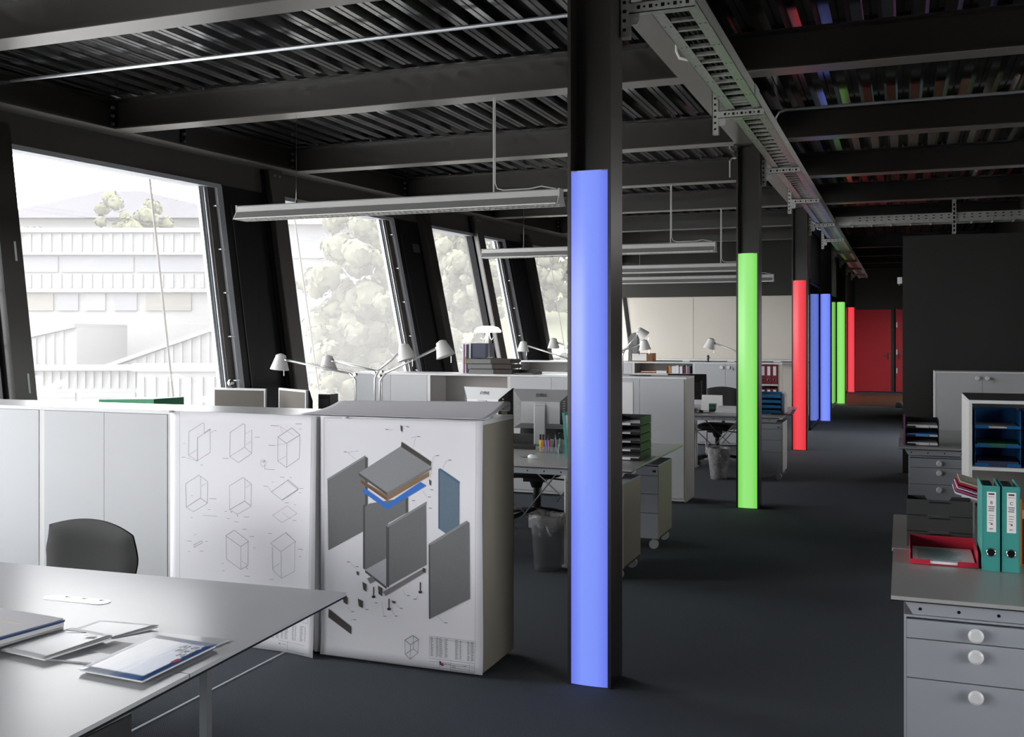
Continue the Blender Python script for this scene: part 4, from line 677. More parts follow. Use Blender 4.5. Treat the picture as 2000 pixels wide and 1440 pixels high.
# ================================================================ chairs
def office_chair(loc, rotz, label, seat_h=.46, back_top=.99, back_w=.44, back_h=.48, conf=False):
    t = thing('office_chair', label, 'chair', loc, rotz, group='black office chairs')
    # local: sitter faces -y, backrest at +y
    def seat(u,v):
        a = 2*PI*u; r = (.235-.02*abs(math.cos(2*a)))
        return (0,0,0)
    pts = []
    for i in range(24):
        a = 2*PI*i/24; e = 4
        c,s = math.cos(a),math.sin(a); pts.append((.24*math.copysign(abs(c)**(2/e),c),.23*math.copysign(abs(s)**(2/e),s)))
    b = B(); rows = [(.80,-.045),(.96,-.035),(1.0,-.01),(.97,.015),(.85,.028),(.5,.032)]
    vs = [(x*k,y*k,seat_h+z) for k,z in rows for x,y in pts]; n = 24
    b.add(vs,[(j*n+i,j*n+(i+1)%n,(j+1)*n+(i+1)%n,(j+1)*n+i) for j in range(len(rows)-1) for i in range(n)]+[tuple(range(n-1,-1,-1)),tuple(range((len(rows)-1)*n,len(rows)*n))])
    b.build('seat','black_fabric',t,smooth=True,local=True)
    z0 = back_top-back_h
    def bk(side):
        def f(u,v):
            x = (u-.5)*back_w*(1-.10*v if not conf else .86+.14*(1-abs(2*v-1.2)/1.2)); zz = z0+back_h*v - (.045 if conf else .03)*(2*u-1)**2*max(0,(v-.6)/.4)
            edge = min(1,6*min(u,1-u,v,1-v)+.02); th = .030*math.sqrt(edge)
            y = .22+.05*v-.30*x*x+.03*math.sin(PI*v)+th*side
            return (x,y,zz)
        return f
    b = B(); b.grid(bk(-1),16,14); b.grid(bk(1),16,14); b.build('backrest','black_fabric',t,smooth=True,local=True)
    B().box(-.10,.10,-.12,.14,seat_h-.085,seat_h-.045).cyl((0,0,seat_h-.15),(0,0,seat_h-.08),.045,.07,n=12).build('mechanism','black_plastic',t,local=True)
    B().tube([(0,.10,seat_h-.07),(0,.25,seat_h-.06),(0,.30,seat_h+.02),(0,.30,z0+.2)],.022,8).build('back_support','black_plastic',t,local=True)
    B().tube([(.10,.0,seat_h-.065),(.27,-.02,seat_h-.075)],.008,6).tube([(-.10,.05,seat_h-.065),(-.27,.03,seat_h-.075)],.008,6).build('lever','black_plastic',t,local=True)
    B().cyl((0,0,.10),(0,0,seat_h-.10),.028,n=12).cyl((0,0,.09),(0,0,.26),.038,n=12).build('gas_column','black_plastic',t,local=True)
    for k in range(5):
        a = 2*PI*k/5+.3; c,s = math.cos(a),math.sin(a)
        B().tube([(0,0,.13),(.15*c,.15*s,.11),(.31*c,.31*s,.075)],.020,8).build('base_arm','black_plastic',t,local=True)
        B().cyl((.31*c-.02*s,.31*s+.02*c,.028),(.31*c+.02*s,.31*s-.02*c,.028),.028,n=12).build('caster','rubber',t,local=True)
    return t
office_chair((-3.60,3.50,0),PI*.02,'black upholstered chair behind the meeting table',.45,.825,.64,.40,True).rotation_euler = (0,0,math.radians(-8))
office_chair((-3.08,8.62,0),.15,'black office chair under the desk behind the monitors',.47,.98)
office_chair((-2.27,13.40,0),-.1,'black office chair at the desk behind the green column',.50,1.0,.47,.42)

# ================================================================ desks
def desk(x0,x1,y0,y1,label,z=.74,group='grey desks',braces=True,rail_in=.10):
    t = thing('desk', label, 'desk', ((x0+x1)/2,(y0+y1)/2,0), group=group)
    B().box(x0,x1,y0,y1,z-.014,z).build('desk_top','desk_grey',t)
    B().box(x0-.0012,x1+.0012,y0-.0012,y1+.0012,z-.018,z-.014).build('edge_core','black_edge',t)
    for y in (y0+.02,y1-.024):
        r = B().prism([(x0+.045,z-.018),(x1-.045,z-.018),(x1-.075,z-.066),(x0+.075,z-.066)],'y',y,y+.004).box(x0+.045,x1-.045,y,y+.03,z-.022,z-.018).build('rail','ped_grey',t)
        h0 = B().cyl((x0+.10,y-.001,z-.045),(x0+.10,y,z-.045),.006,n=8).build('hole','panel_black',r); rep(h0,[(.13*k,0,0) for k in range(1,int((x1-x0-.2)/.13)+1)])
    for x in (x0+.50,x1-.50):
        for y in (y0+.06,y1-.06):
            B().cyl((x,y,.012),(x,y,z-.02),.018,n=10).cyl((x,y,0),(x,y,.012),.034,n=14).build('leg','lamp_alu',t)
    if braces:
        for s in (1,-1):
            xm = (x0+x1)/2; B().tube([(xm-.32*s,y0+.08,z-.06),(xm+.05*s,y0+.3,.28)],.006,6).build('brace','alu_dark',t)
    return t
desk(-3.59,-1.79,7.00,7.873,'grey desk carrying the pen holder and white mouse')
desk(-3.59,-1.79,7.883,8.79,'grey desk under the silver monitors')
desk(-5.9,-3.60,7.00,7.873,'grey desk at the windows behind the nearest cabinets, hidden near half')
desk(-5.9,-3.60,7.883,8.79,'grey desk at the windows behind the nearest cabinets, far half')
desk(-2.98,-1.30,12.10,12.97,'grey desk with blue trays behind the green column')
desk(-2.98,-1.30,12.98,13.86,'grey desk in front of the chair behind the green column')
desk(-5.0,-2.99,12.10,12.97,'grey desk near the windows beyond the middle cabinets, near half')
desk(-5.0,-2.99,12.98,13.86,'grey desk near the windows beyond the middle cabinets, far half')
desk(-.04,1.70,3.98,4.855,'grey desk at the lower right carrying binders and red tray',braces=False)
desk(-.045,1.70,4.872,5.78,'grey desk behind the red tray with black trays',braces=False)
desk(-.03,1.70,9.25,10.12,'grey desk beyond the blue tray cabinet',braces=False)
desk(-.02,1.70,10.14,11.02,'grey desk in front of the knobbed cabinet',braces=False)

def pedestal(x0,y0,label,w=.42,d=.48,z0=.085,z1=.672,heights=(.075,.145,.0),knob='round',m='ped_grey',side='ped_grey',top_drop=.0):
    t = thing('drawer_pedestal', label, 'drawer unit', (x0+w/2,y0+d/2,0), group='grey drawer pedestals')
    x1 = x0+w; y1 = y0+d
    B().box(x0,x0+.008,y0,y1,z0,z1-.008).build('side_panel',side,t); B().box(x1-.008,x1,y0,y1,z0,z1-.008).build('side_panel',side,t)
    B().box(x0,x1,y0,y1,z1-.008,z1).build('top_panel',m,t); B().box(x0,x1,y0+.01,y1,z0,z0+.008).build('bottom_panel',m,t)
    B().box(x0+.008,x1-.008,y0+.025,y1,z0+.008,z1-.008).build('inner_box','black_edge',t)
    z = z1-.014
    for k,hh in enumerate(heights):
        zb = z-hh if hh else z0+.004
        d_ = B().box(x0+.009,x1-.009,y0,y0+.02,zb+.002,z-.002).build('drawer',m,t)
        kx = x0+w*.52; kz = (z+zb)/2 if k == 0 else z-.040
        if knob == 'round': B().lathe([(.010,0),(.010,.012),(.024,.016),(.026,.024),(.018,.029),(.006,.0285)],(kx,y0,kz),20,(0,-1,0)).build('knob','white_plastic',d_,smooth='auto')
        elif k == 0: B().lathe([(.007,0),(.010,.012),(.006,.016)],(x1-.05,y0,kz-.01),10,(0,-1,0)).build('knob','chrome',d_)
        if knob == 'round' and k == 0: B().cyl((x1-.03,y0,kz),(x1-.03,y0-.012,kz),.010,n=10).build('lock','chrome',d_)
        z = zb
    for x in (x0+.05,x1-.05):
        for y in (y0+.05,y1-.05):
            c = B().cyl((x,y-.018,.036),(x,y+.018,.036),.036,n=16).build('caster','caster',t); B().box(x-.012,x+.012,y-.015,y+.015,.06,z0).build('caster_fork','caster',c)
    return t
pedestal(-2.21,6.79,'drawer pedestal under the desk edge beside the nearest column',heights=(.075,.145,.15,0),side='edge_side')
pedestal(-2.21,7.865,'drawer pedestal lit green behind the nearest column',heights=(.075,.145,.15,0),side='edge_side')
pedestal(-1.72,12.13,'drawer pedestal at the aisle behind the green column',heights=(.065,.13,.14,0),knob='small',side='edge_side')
pedestal(.005,3.995,'large grey drawer pedestal at the lower right corner',w=.46,heights=(.071,.145,0),z1=.672)
pedestal(.05,9.27,'grey drawer pedestal beyond the blue tray cabinet',w=.46,heights=(.079,.141,0),z1=.665)
mat('green_folder_dark',(.01,.10,.05),.5)
# ================================================================ desk lamps
def desk_lamp(base, elbow_z, head, label, tilt=(0,0,-1), elbow2=None):
    bx,by,bz = base; hx,hy,hz = head; t = thing('desk_lamp', label, 'desk lamp', base, group='jointed aluminium desk lamps')
    B().lathe([(.10,0),(.10,.012),(.095,.018),(.015,.020)],base,20).build('base','lamp_alu',t)
    d = Vector((hx-bx,hy-by,hz-elbow_z)); dn = d.normalized(); el = Vector((bx,by,elbow_z))
    bend = [(bx,by,bz+.02),(bx,by,elbow_z-.05),tuple(Vector((bx,by,elbow_z-.02))+dn*.02),tuple(el+dn*.06)]
    B().tube(bend,.010,8).build('pole','lamp_alu',t,smooth=True)
    B().tube([tuple(el+dn*.05),tuple(el+dn*(d.length-.06))],.009,8).build('arm','lamp_alu',t,smooth=True)
    B().tube([tuple(el+dn*.02+Vector((0,0,.025))),tuple(el+dn*(d.length-.08)+Vector((0,0,.012)))],.0018,5).build('tension_wire','chrome',t)
    j = el+dn*(d.length-.05); B().lathe([(.004,-.016),(.016,-.012),(.018,0),(.016,.012),(.004,.016)],tuple(j),12,(0,1,0)).cyl(tuple(el+Vector((0,-.02,0))),tuple(el+Vector((0,.02,0))),.013,n=10).build('joint','chrome',t,smooth='auto')
    tv = Vector(tilt).normalized(); top = Vector(head)-tv*.02
    B().lathe([(.012,-.03),(.045,-.015),(.048,.0),(.085,.115),(.082,.115),(.046,.004),(.0,.0)],tuple(top),22,tuple(tv),caps=False).build('head','shade_white',t,smooth='auto')
    B().tube([tuple(j),tuple(top-tv*.01)],.012,8).build('head_joint','lamp_alu',t)
    s = top+tv*.11+Vector((.06,-.02,0)); B().tube([tuple(s),tuple(s+Vector((.0,0,-.06)))],.0025,5).build('switch_pin','chrome',t)
desk_lamp((-4.47,7.80,.74),1.345,(-5.24,7.80,1.475),'desk lamp with head lowest left over the brown monitors',(-.12,0,-1))
desk_lamp((-4.32,8.00,.74),1.365,(-4.93,8.10,1.46),'desk lamp second from left, head before the second window',(.05,0,-1))
desk_lamp((-4.31,7.86,.74),1.36,(-4.02,7.86,1.57),'desk lamp reaching right, head before the black vent flap',(.30,0,-1))
desk_lamp((-4.25,7.84,.74),1.335,(-3.68,7.90,1.60),'desk lamp with rightmost head of the nearest group',(.38,0,-1))
desk_lamp((-4.02,12.9,.74),1.33,(-4.80,12.9,1.56),'desk lamp left of the nearest blue column, lower head',(-.05,0,-1))
desk_lamp((-3.85,13.2,.74),1.40,(-4.47,13.2,1.60),'desk lamp left of the nearest blue column, higher head',(.0,0,-1))
desk_lamp((-3.92,13.4,.74),1.35,(-3.26,13.45,1.58),'desk lamp just right of the nearest blue column',(.12,0,-1))
desk_lamp((-3.60,13.6,.74),1.45,(-3.36,13.62,1.74),'desk lamp with small high head before the far window edge',(.5,.3,-.6))
desk_lamp((-1.75,13.40,.74),1.36,(-2.36,13.45,1.60),'desk lamp reaching left of the green column before the pale wall',(-.25,0,-1))

# ================================================================ computer monitors
def monitor(loc, rotz, label, m_back, back=True, w=.53, h=.335, zc=1.06, logo='ink', screen='screen_black', brand=True):
    t = thing('monitor', label, 'monitor', loc, rotz, group='computer monitors'); z = zc-loc[2]
    # screen faces +y, back towards -y (local)
    B().box(-w/2,w/2,.02,.045,z-h/2,z+h/2).build('bezel','black_plastic' if back else 'silver_plastic',t,local=True,bevel=.004)
    B().box(-w/2+.018,w/2-.018,.045,.0465,z-h/2+.018,z+h/2-.018).build('screen',screen,t,local=True)
    # stepped, tapered rear shell with flared edges and open vents left and right
    a = B(); a.hexa([(-w/2,.02,z-h/2),(w/2,.02,z-h/2),(w/2,.02,z+h/2),(-w/2,.02,z+h/2),(-w/2+.10,-.055,z-h/2+.05),(w/2-.10,-.055,z-h/2+.05),(w/2-.10,-.055,z+h/2-.10),(-w/2+.10,-.055,z+h/2-.10)]); a.build('vent_shell','black_plastic',t,local=True)
    b = B()
    P = [(-w/2,.018,z+h/2),(w/2,.018,z+h/2),(w/2-.095,-.06,z+h/2-.10),(-w/2+.095,-.06,z+h/2-.10),(w/2-.095,-.06,z-h/2+.05),(-w/2+.095,-.06,z-h/2+.05),(w/2,.018,z-h/2),(-w/2,.018,z-h/2)]
    def off(p): return (p[0],p[1]-.008,p[2])
    for q in ((0,1,2,3),(3,2,4,5),(5,4,6,7)):
        c = [P[i] for i in q]; b.hexa(c+[off(p) for p in c])
    b.build('rear_shell',m_back,t,local=True)
    for s in (-1,1):
        for k in range(9): B().box(s*(w/2-.075)-.018,s*(w/2-.075)+.018,-.036,-.034,z-.09+k*.02,z-.084+k*.02).build('vent_slat','silver_plastic',t,local=True)
    B().box(-.05,.05,-.075,-.06,z-.12,z+.06).box(-.05,.05,-.095,-.07,.02,z+.04).build('stand','silver_plastic',t,local=True,bevel=.006)
    B().box(-.13,.13,-.14,.08,0,.018).build('foot','silver_plastic',t,local=True,bevel=.004)
    if brand: text('DELL',.045,logo,t,(0,-.034,z+h/2-.048),(math.radians(90-38),0,0),extrude=.003)
    return t
monitor((-2.87,8.18,.74),math.radians(4),'silver monitor seen from behind beside the blue column','silver_plastic',logo='alu_dark')
monitor((-3.44,8.32,.74),math.radians(-14),'white-backed monitor behind the curled plan sheet','white_plastic',logo='rail_grey')
for x,y,r,lb in ((-5.62,7.75,PI+.02,'wide monitor with brown room reflection painted on its screen near the first window'),(-5.06,7.78,PI-.55,'angled monitor with painted brown reflection on its screen right of the webcam one')):
    monitor((x,y,.74),r,lb,'black_plastic',back=False,screen='screen_reflection',w=.56,h=.36,zc=1.03,brand=False)
t = thing('webcam','chrome ball webcam clipped on the brown-screened monitor','webcam',(-5.72,7.72,1.21)); B().lathe([(.001,-.033),(.02,-.027),(.033,0),(.02,.027),(.001,.033)],(-5.72,7.72,1.255),14).build('ball','chrome',t,smooth=True); B().box(-5.75,-5.69,7.70,7.75,1.211,1.226).build('clip','black_plastic',t)
t = thing('speaker_box','small black box beside the brown-screened monitors','box',(-4.80,7.9,.74)); B().box(-4.88,-4.76,7.85,8.0,.74,1.165).build('body','black_plastic',t,bevel=.006); B().box(-4.87,-4.77,7.846,7.85,.80,1.12).build('grille','grey_plastic',t)
m3 = monitor((-2.60,13.05,.74),math.radians(12),'black monitor with bright silver side edge behind the middle cabinets','black_plastic',w=.50,h=.33,zc=1.02,brand=False)
B().box(.246,.256,.0,.046,.115,.445).build('side_rim','alu',m3,local=True)
# ================================================================ things on the nearest desks
t = thing('keyboard_dock','dark docked laptop with keyboard behind the white mouse','laptop',(-3.02,8.0,.74)); B().box(-3.22,-2.86,7.93,8.12,.741,.765).build('base','black_plastic',t); B().box(-3.22,-2.86,8.12,8.135,.741,.85).build('lid','black_plastic',t)
for r in range(4):
    for k in range(10): B().box(-3.205+k*.034,-3.177+k*.034,7.945+r*.04,7.972+r*.04,.765,.770).build('key','grey_plastic',t)
t = thing('computer_mouse','white computer mouse on the desk beside the blue column','mouse',(-2.663,7.38,.74)); B().lathe([(.030,0),(.033,.008),(.030,.022),(.018,.032),(.002,.036)],(0,0,0),18).rot(Matrix.Diagonal((1.45,.95,1))).move((-2.663,7.38,.740)).build('shell','white_plastic',t,smooth=True); B().box(-2.672,-2.656,7.36,7.40,.774,.778).build('scroll_wheel','caster',t); B().tube([(-2.705,7.39,.745),(-2.76,7.40,.743),(-2.80,7.46,.743)],.002,5).build('cord','cable_black',t)
ph = thing('pen_holder','clear acrylic pen holder with compartments on the desk','pen holder',(-2.66,7.82,.74))
b = B(); b.box(-2.775,-2.575,7.74,7.90,.741,.745); b.box(-2.775,-2.772,7.74,7.90,.745,.80); b.box(-2.578,-2.575,7.74,7.90,.745,.84); b.box(-2.775,-2.575,7.74,7.743,.745,.79); b.box(-2.775,-2.575,7.897,7.90,.745,.84); b.box(-2.675,-2.672,7.74,7.90,.745,.84); b.build('box','clear_plastic',ph)
for k,(c,n_) in enumerate((('hl_yellow','yellow'),('hl_orange','orange'),('hl_blue','blue'),('hl_pink','pink'))):
    t = thing('highlighter','%s highlighter pen with black cap in the acrylic holder'%n_,'pen',(-2.752+k*.024,7.80,.746)); x = -2.752+k*.024
    B().box(x-.009,x+.009,7.79,7.808,.746,.84).build('barrel',c,t,bevel=.003); B().box(x-.008,x+.008,7.791,7.807,.84,.885).build('cap','black_plastic',t,bevel=.003)
for k,(x,y,dx,m,lb) in enumerate(((-2.65,7.82,.015,'black_plastic','black pen leaning in the acrylic holder'),(-2.63,7.84,-.01,'alu','silver pen leaning in the acrylic holder'),(-2.61,7.83,.02,'chrome','chrome pen leaning in the acrylic holder'))):
    t = thing('pen',lb,'pen',(x,y,.746)); B().tube([(x,y,.746),(x+dx,y,.88)],.0045,6).build('barrel',m,t); B().tube([(x+dx,y,.88),(x+dx*1.05,y,.895)],.003,6).build('tip','black_plastic',t)
t = thing('scissors','black-handled scissors standing in the acrylic holder','scissors',(-2.595,7.82,.746)); B().box(-2.60,-2.592,7.818,7.822,.746,.86).build('blade','chrome',t)
rg = B(); rg.tube([(-2.596+.02*math.cos(a)+.012,7.82,.88+.022*math.sin(a)) for a in [2*PI*i/12 for i in range(13)]],.005,6).build('handle','black_plastic',t)
t = thing('folder','upright teal-edged folder beside the pen holder','folder',(-2.50,7.62,.74)); B().hexa([(-2.44,7.50,.741),(-2.42,7.50,.741),(-2.41,7.80,.741),(-2.43,7.80,.741),(-2.47,7.50,1.09),(-2.45,7.50,1.09),(-2.44,7.80,1.09),(-2.46,7.80,1.09)]).build('cover','teal',t); B().hexa([(-2.418,7.51,.741),(-2.39,7.51,.741),(-2.38,7.79,.741),(-2.408,7.79,.741),(-2.448,7.51,1.07),(-2.42,7.51,1.07),(-2.41,7.79,1.07),(-2.438,7.79,1.07)]).build('papers','paper',t)
tag(B().tube([(-2.98,8.05,.748),(-2.93,7.98,.748),(-2.88,8.0,.75),(-2.84,8.08,.77),(-2.83,8.10,.86)],.005,6).build('monitor_cable','cable_black'),'black cable looping at the silver monitor foot','cable')

def letter_tray(x0,y0,z,m,label,w=.255,d=.33,h=.062,papers=0,group='letter trays',mp='paper',notch=True):
    t = thing('letter_tray', label, 'letter tray', (x0+w/2,y0+d/2,z), group=group)
    x1 = x0+w; y1 = y0+d; b = B()
    b.box(x0,x1,y0,y1,z,z+.003); b.box(x0,x0+.003,y0+.01,y1,z+.003,z+h); b.box(x1-.003,x1,y0+.01,y1,z+.003,z+h); b.box(x0,x1,y1-.003,y1,z+.003,z+h)
    b.build('tray',m,t)
    B().box(x0,x0+w*.30,y0,y0+.003,z+.003,z+.020).build('front_lip',m,t); B().box(x1-w*.30,x1,y0,y0+.003,z+.003,z+.020).build('front_lip',m,t)
    if papers: B().box(x0+.012,x1-.012,y0+.006,y1-.02,z+.004,z+.004+papers).build('papers',mp,t)
    return t
for k in range(5): letter_tray(-2.10,7.50,.742+k*.066,'black_plastic',['lowest','second','third','fourth','topmost'][k]+' black letter tray with papers in the stack behind the nearest column',w=.25,d=.36,h=.060,papers=[.02,.012,.008,.008,.014][k],group='black tray stack on the desk')
def wastebin(x,y,label,r0=.095,r1=.122,h=.40,m='bin_plastic'):
    t = thing('waste_bin', label, 'waste bin', (x,y,0), group='clear waste bins with liners')
    B().lathe([(r0-.004,.006),(r1-.004,h-.004),(r1+.004,h),(r1,h-.012),(r0,.0),(.001,.0),(.001,.006)],(x,y,0),28,caps=False).build('bin',m,t,smooth='auto')
    b = B(); n = 40; rows = [(r1-.010,h-.14,0),(r1-.006,h-.01,.002),(r1+.006,h+.006,.003),(r1+.008,h-.03,.005),(r1+.004,h-.085,.007)]; random.seed(int(x*100)); ph_ = [random.random()*6 for _ in range(6)]
    vs = []
    for r,z,a in rows:
        for i in range(n):
            q = 2*PI*i/n; rr = r+a*(math.sin(7*q+ph_[0])+.6*math.sin(13*q+ph_[1])); zz = z+(a*2.4)*math.sin(3*q+ph_[2])+a*math.sin(9*q+ph_[3]); vs.append((x+rr*math.cos(q),y+rr*math.sin(q),zz))
    b.add(vs,[(j*n+i,j*n+(i+1)%n,(j+1)*n+(i+1)%n,(j+1)*n+i) for j in range(len(rows)-1) for i in range(n)]); b.build('liner','liner',t,smooth=True)
    B().tube([(x+.04,y-r1-.008,h-.06),(x+.055,y-r1-.014,h-.10),(x+.065,y-r1-.010,h-.13)],.008,6).build('liner_knot','liner',t,smooth=True)
wastebin(-2.395,6.93,'clear waste bin with liner beside the nearest column')
wastebin(-2.02,12.02,'clear waste bin with liner beside the green column',.095,.135,.365,'liner')

# ================================================================ top of the middle cabinets
t = thing('magazine_holder','white upright file box with dark blue end on the middle cabinets','file box',(-4.34,10.30,1.27)); B().box(-4.50,-4.405,10.18,10.46,1.271,1.605).build('white_folder','paper',t); B().box(-4.405,-4.235,10.20,10.46,1.44,1.60).build('navy_folder','navy',t)
for k,(x,m,z) in enumerate(((-4.485,'purple',1.27),(-4.468,'yellow',1.37),(-4.452,'brown_box',1.27),(-4.435,'navy',1.27))): B().box(x,x+.012,10.172,10.18,z+.004,1.59 if k != 1 else 1.45).build('spine',m,t)
for k in range(3):
    z = 1.271+k*.056; dx = -.016*k
    t = thing('archive_box',['lowest','middle','topmost'][k]+' flat grey box in the stack beside the lit lamp','box',(-4.1,10.3,z),group='flat grey boxes'); B().box(-4.40+dx,-4.115+dx,10.13,10.42,z,z+.048).build('box','grey_box',t); B().prism([(10.13,z),(10.40,z),(10.47,z+.024),(10.40,z+.048),(10.13,z+.048)],'x',-4.112+dx,-3.90+dx*.6).build('side_box','brown_box',t); B().box(-4.405+dx,-4.11+dx,10.125,10.425,z+.048,z+.053).build('lid','brown_box',t)
lm = thing('lit_lamp','white glowing mushroom lamp standing on the grey boxes','lamp',(-4.23,10.30,1.44))
B().lathe([(.004,.345),(.06,.35),(.115,.335),(.148,.30),(.150,.285),(.14,.278),(.03,.278),(.02,.27)],(-4.25,10.30,1.44),28,caps=False).build('glowing_shade','lamp_on',lm,smooth=True)
for s in (-1,1): B().tube([(-4.25+s*.015,10.30,1.72),(-4.25+s*.03,10.30,1.66),(-4.25+s*.05,10.29,1.635),(-4.25+s*.07,10.28,1.65),(-4.25+s*.072,10.28,1.665)],.006,6).build('hook','shade_white',lm)
B().tube([(-4.25,10.30,1.72),(-4.245,10.30,1.44)],.014,8).tube([(-4.262,10.30,1.70),(-4.285,10.30,1.44)],.012,8).build('stem','shade_white',lm); B().cyl((-4.25,10.30,1.437),(-4.25,10.30,1.449),.06,n=20).build('base','shade_white',lm)
t = thing('flat_tray','flat black desk tray with papers on the middle cabinets','tray',(-3.79,10.3,1.27)); B().box(-3.93,-3.66,10.15,10.42,1.271,1.278).box(-3.93,-3.66,10.40,10.42,1.278,1.31).box(-3.93,-3.92,10.15,10.40,1.278,1.295).build('tray','black_plastic',t); B().box(-3.92,-3.67,10.155,10.39,1.278,1.284).build('papers','grey_box',t)
tag(B().box(-3.945,-3.935,10.14,10.36,.802,1.20).build('thin_book','teal'),'thin teal book standing in the open middle cabinet','book','thin books in the open middle cabinet')
tag(B().box(-3.955,-3.946,10.14,10.36,.802,1.14).build('thin_book','pink'),'thin pink book standing in the open middle cabinet','book','thin books in the open middle cabinet')
tag(B().box(-3.42,-3.34,10.62,10.68,1.0,1.05).build('stapler','navy'),'x','x') if False else None
t = thing('paper_tray','loose printed sheets on the middle cabinet by the blue column','paper',(-2.65,10.3,1.27)); B().grid(lambda u,v: (-2.86+.30*u,10.14+.22*v,1.272+.012*math.sin(PI*u)*v),10,4,(0,0,.002)).build('sheet','paper_bright',t,smooth=True); B().box(-2.62,-2.42,10.16,10.30,1.272,1.278).build('dark_sheet','grey_plastic',t)

# ================================================================ far row and second desk group
t = thing('carton','small brown carton with white label on the far cabinets','box',(-3.82,15.72,1.27)); B().box(-3.985,-3.655,15.60,15.86,1.271,1.40).build('carton','card_brown',t); B().box(-3.975,-3.745,15.596,15.60,1.285,1.395).build('label_sheet','paper_bright',t); B().cyl((-3.86,15.596,1.385),(-3.86,15.592,1.385),.008,n=8).build('pin','panel_black',t)
t = thing('ribbed_tower','tall grey ribbed unit with rounded top at the window end','fan heater',(-4.02,15.9,1.27))
pts = [(-4.10,1.275),(-3.935,1.275),(-3.945,1.64),(-3.965,1.70),(-4.01,1.725),(-4.055,1.70),(-4.085,1.64)]
B().prism(pts,'y',15.82,15.95).build('body','grey_box',t)
for k in range(6): B().box(-4.088+k*.025,-4.078+k*.025,15.812,15.82,1.31,1.66).build('rib','alu_dark',t)
t = thing('figurine','tiny black figure on the far cabinets','figurine',(-2.80,15.7,1.27)); B().lathe([(.035,0),(.035,.01),(.012,.015),(.02,.05),(.012,.065),(.022,.085),(.012,.105),(.001,.11)],(-2.80,15.70,1.271),10).build('body','black_plastic',t,smooth=True); B().box(-2.80,-2.765,15.69,15.71,1.335,1.345).build('arm','black_plastic',t)
bk = [('red_binder',.022),('orange',.02),('yellow',.014),('grey_box',.018),('paper',.06),('paper',.05),('purple',.016),('paper',.04),('black_plastic',.022),('navy',.018),('red_binder',.022),('paper',.012),('red_plastic',.022),('teal',.012),('navy',.016)]
x = -3.42
for k,(m,wd) in enumerate(bk):
    hh = .10+.02*((k*7)%3)/2; t = thing('small_book','small %s book standing on the far cabinet shelf'%['dark red','orange','yellow','grey','white, first','white, second','purple','white, narrow','black','navy, left','maroon','thin white','bright red','thin green','navy, right'][k],'book',(x+wd/2,15.66,1.092),group='small books on the far shelf')
    B().box(x,x+wd-.002,15.60,15.72,1.092,1.092+hh).build('cover',m,t); B().box(x+.002,x+wd-.004,15.602,15.722,1.094,1.094+hh).build('pages','paper',t); x += wd
t = thing('book_pile','flat pile of colourful booklets on the far cabinet shelf','book',(-3.75,15.7,1.092))
for k,m in enumerate(('card_brown','red_binder','paper','orange')): B().box(-3.86+.01*k,-3.60,15.60,15.75,1.092+k*.008,1.0995+k*.008).build('booklet',m,t)
t = thing('white_box_file','white box lying on the far cabinet shelf','box',(-3.5,15.68,1.092)); B().box(-3.585,-3.425,15.58,15.74,1.0925,1.125).build('box','paper_bright',t); B().box(-3.59,-3.42,15.575,15.745,1.125,1.131).build('lid','paper_bright',t)
def binder(x0,y0,z0,m,label,w=.075,d=.28,h=.315,lab='paper_bright',group='binders',marks=None,name='ring_binder'):
    t = thing(name, label, 'binder', (x0+w/2,y0+d/2,z0), group=group); x1 = x0+w
    B().box(x0+.003,x1-.003,y0,y0+.004,z0,z0+h).build('spine',m,t)
    B().hexa([(x0,y0,z0),(x0+.004,y0,z0),(x0+.004,y0+d,z0),(x0,y0+d,z0),(x0,y0,z0+h),(x0+.004,y0,z0+h),(x0+.004-.0,y0+d,z0+h),(x0,y0+d,z0+h)]).build('cover',m,t)
    B().box(x1-.004,x1,y0,y0+d,z0,z0+h).build('cover',m,t)
    B().box(x0+.012,x1-.02,y0+.04,y0+d-.02,z0+.008,z0+h-.012).build('papers','teal_in',t)
    if lab: B().box(x0+w*.27,x1-w*.22,y0-.001,y0,z0+h*.46,z0+h*.93).build('spine_label',lab,t)
    r = [( (x0+x1)/2+.016*math.cos(a), y0-.0015, z0+h*.22+.016*math.sin(a)) for a in [2*PI*i/20 for i in range(21)]]
    B().tube(r,.0025,6).build('finger_ring','chrome',t,smooth=True); B().cyl(((x0+x1)/2,y0-.0012,z0+h*.22),((x0+x1)/2,y0,z0+h*.22),.0155,n=18).build('finger_hole','panel_black',t)
    return t
for k in range(3): binder(-2.00+k*.085,15.58,.952,'red_binder','dark red binder with white label on the far shelf, '+['left','middle','right'][k],w=.082,h=.285,group='red binders on the far shelf')
for k in range(3): binder(-2.00+k*.085,15.58,.602,'red_binder' if k else 'black_plastic','binder on the lower far shelf, '+['left','middle','right'][k],w=.082,h=.285,group='binders on the lower far shelf')
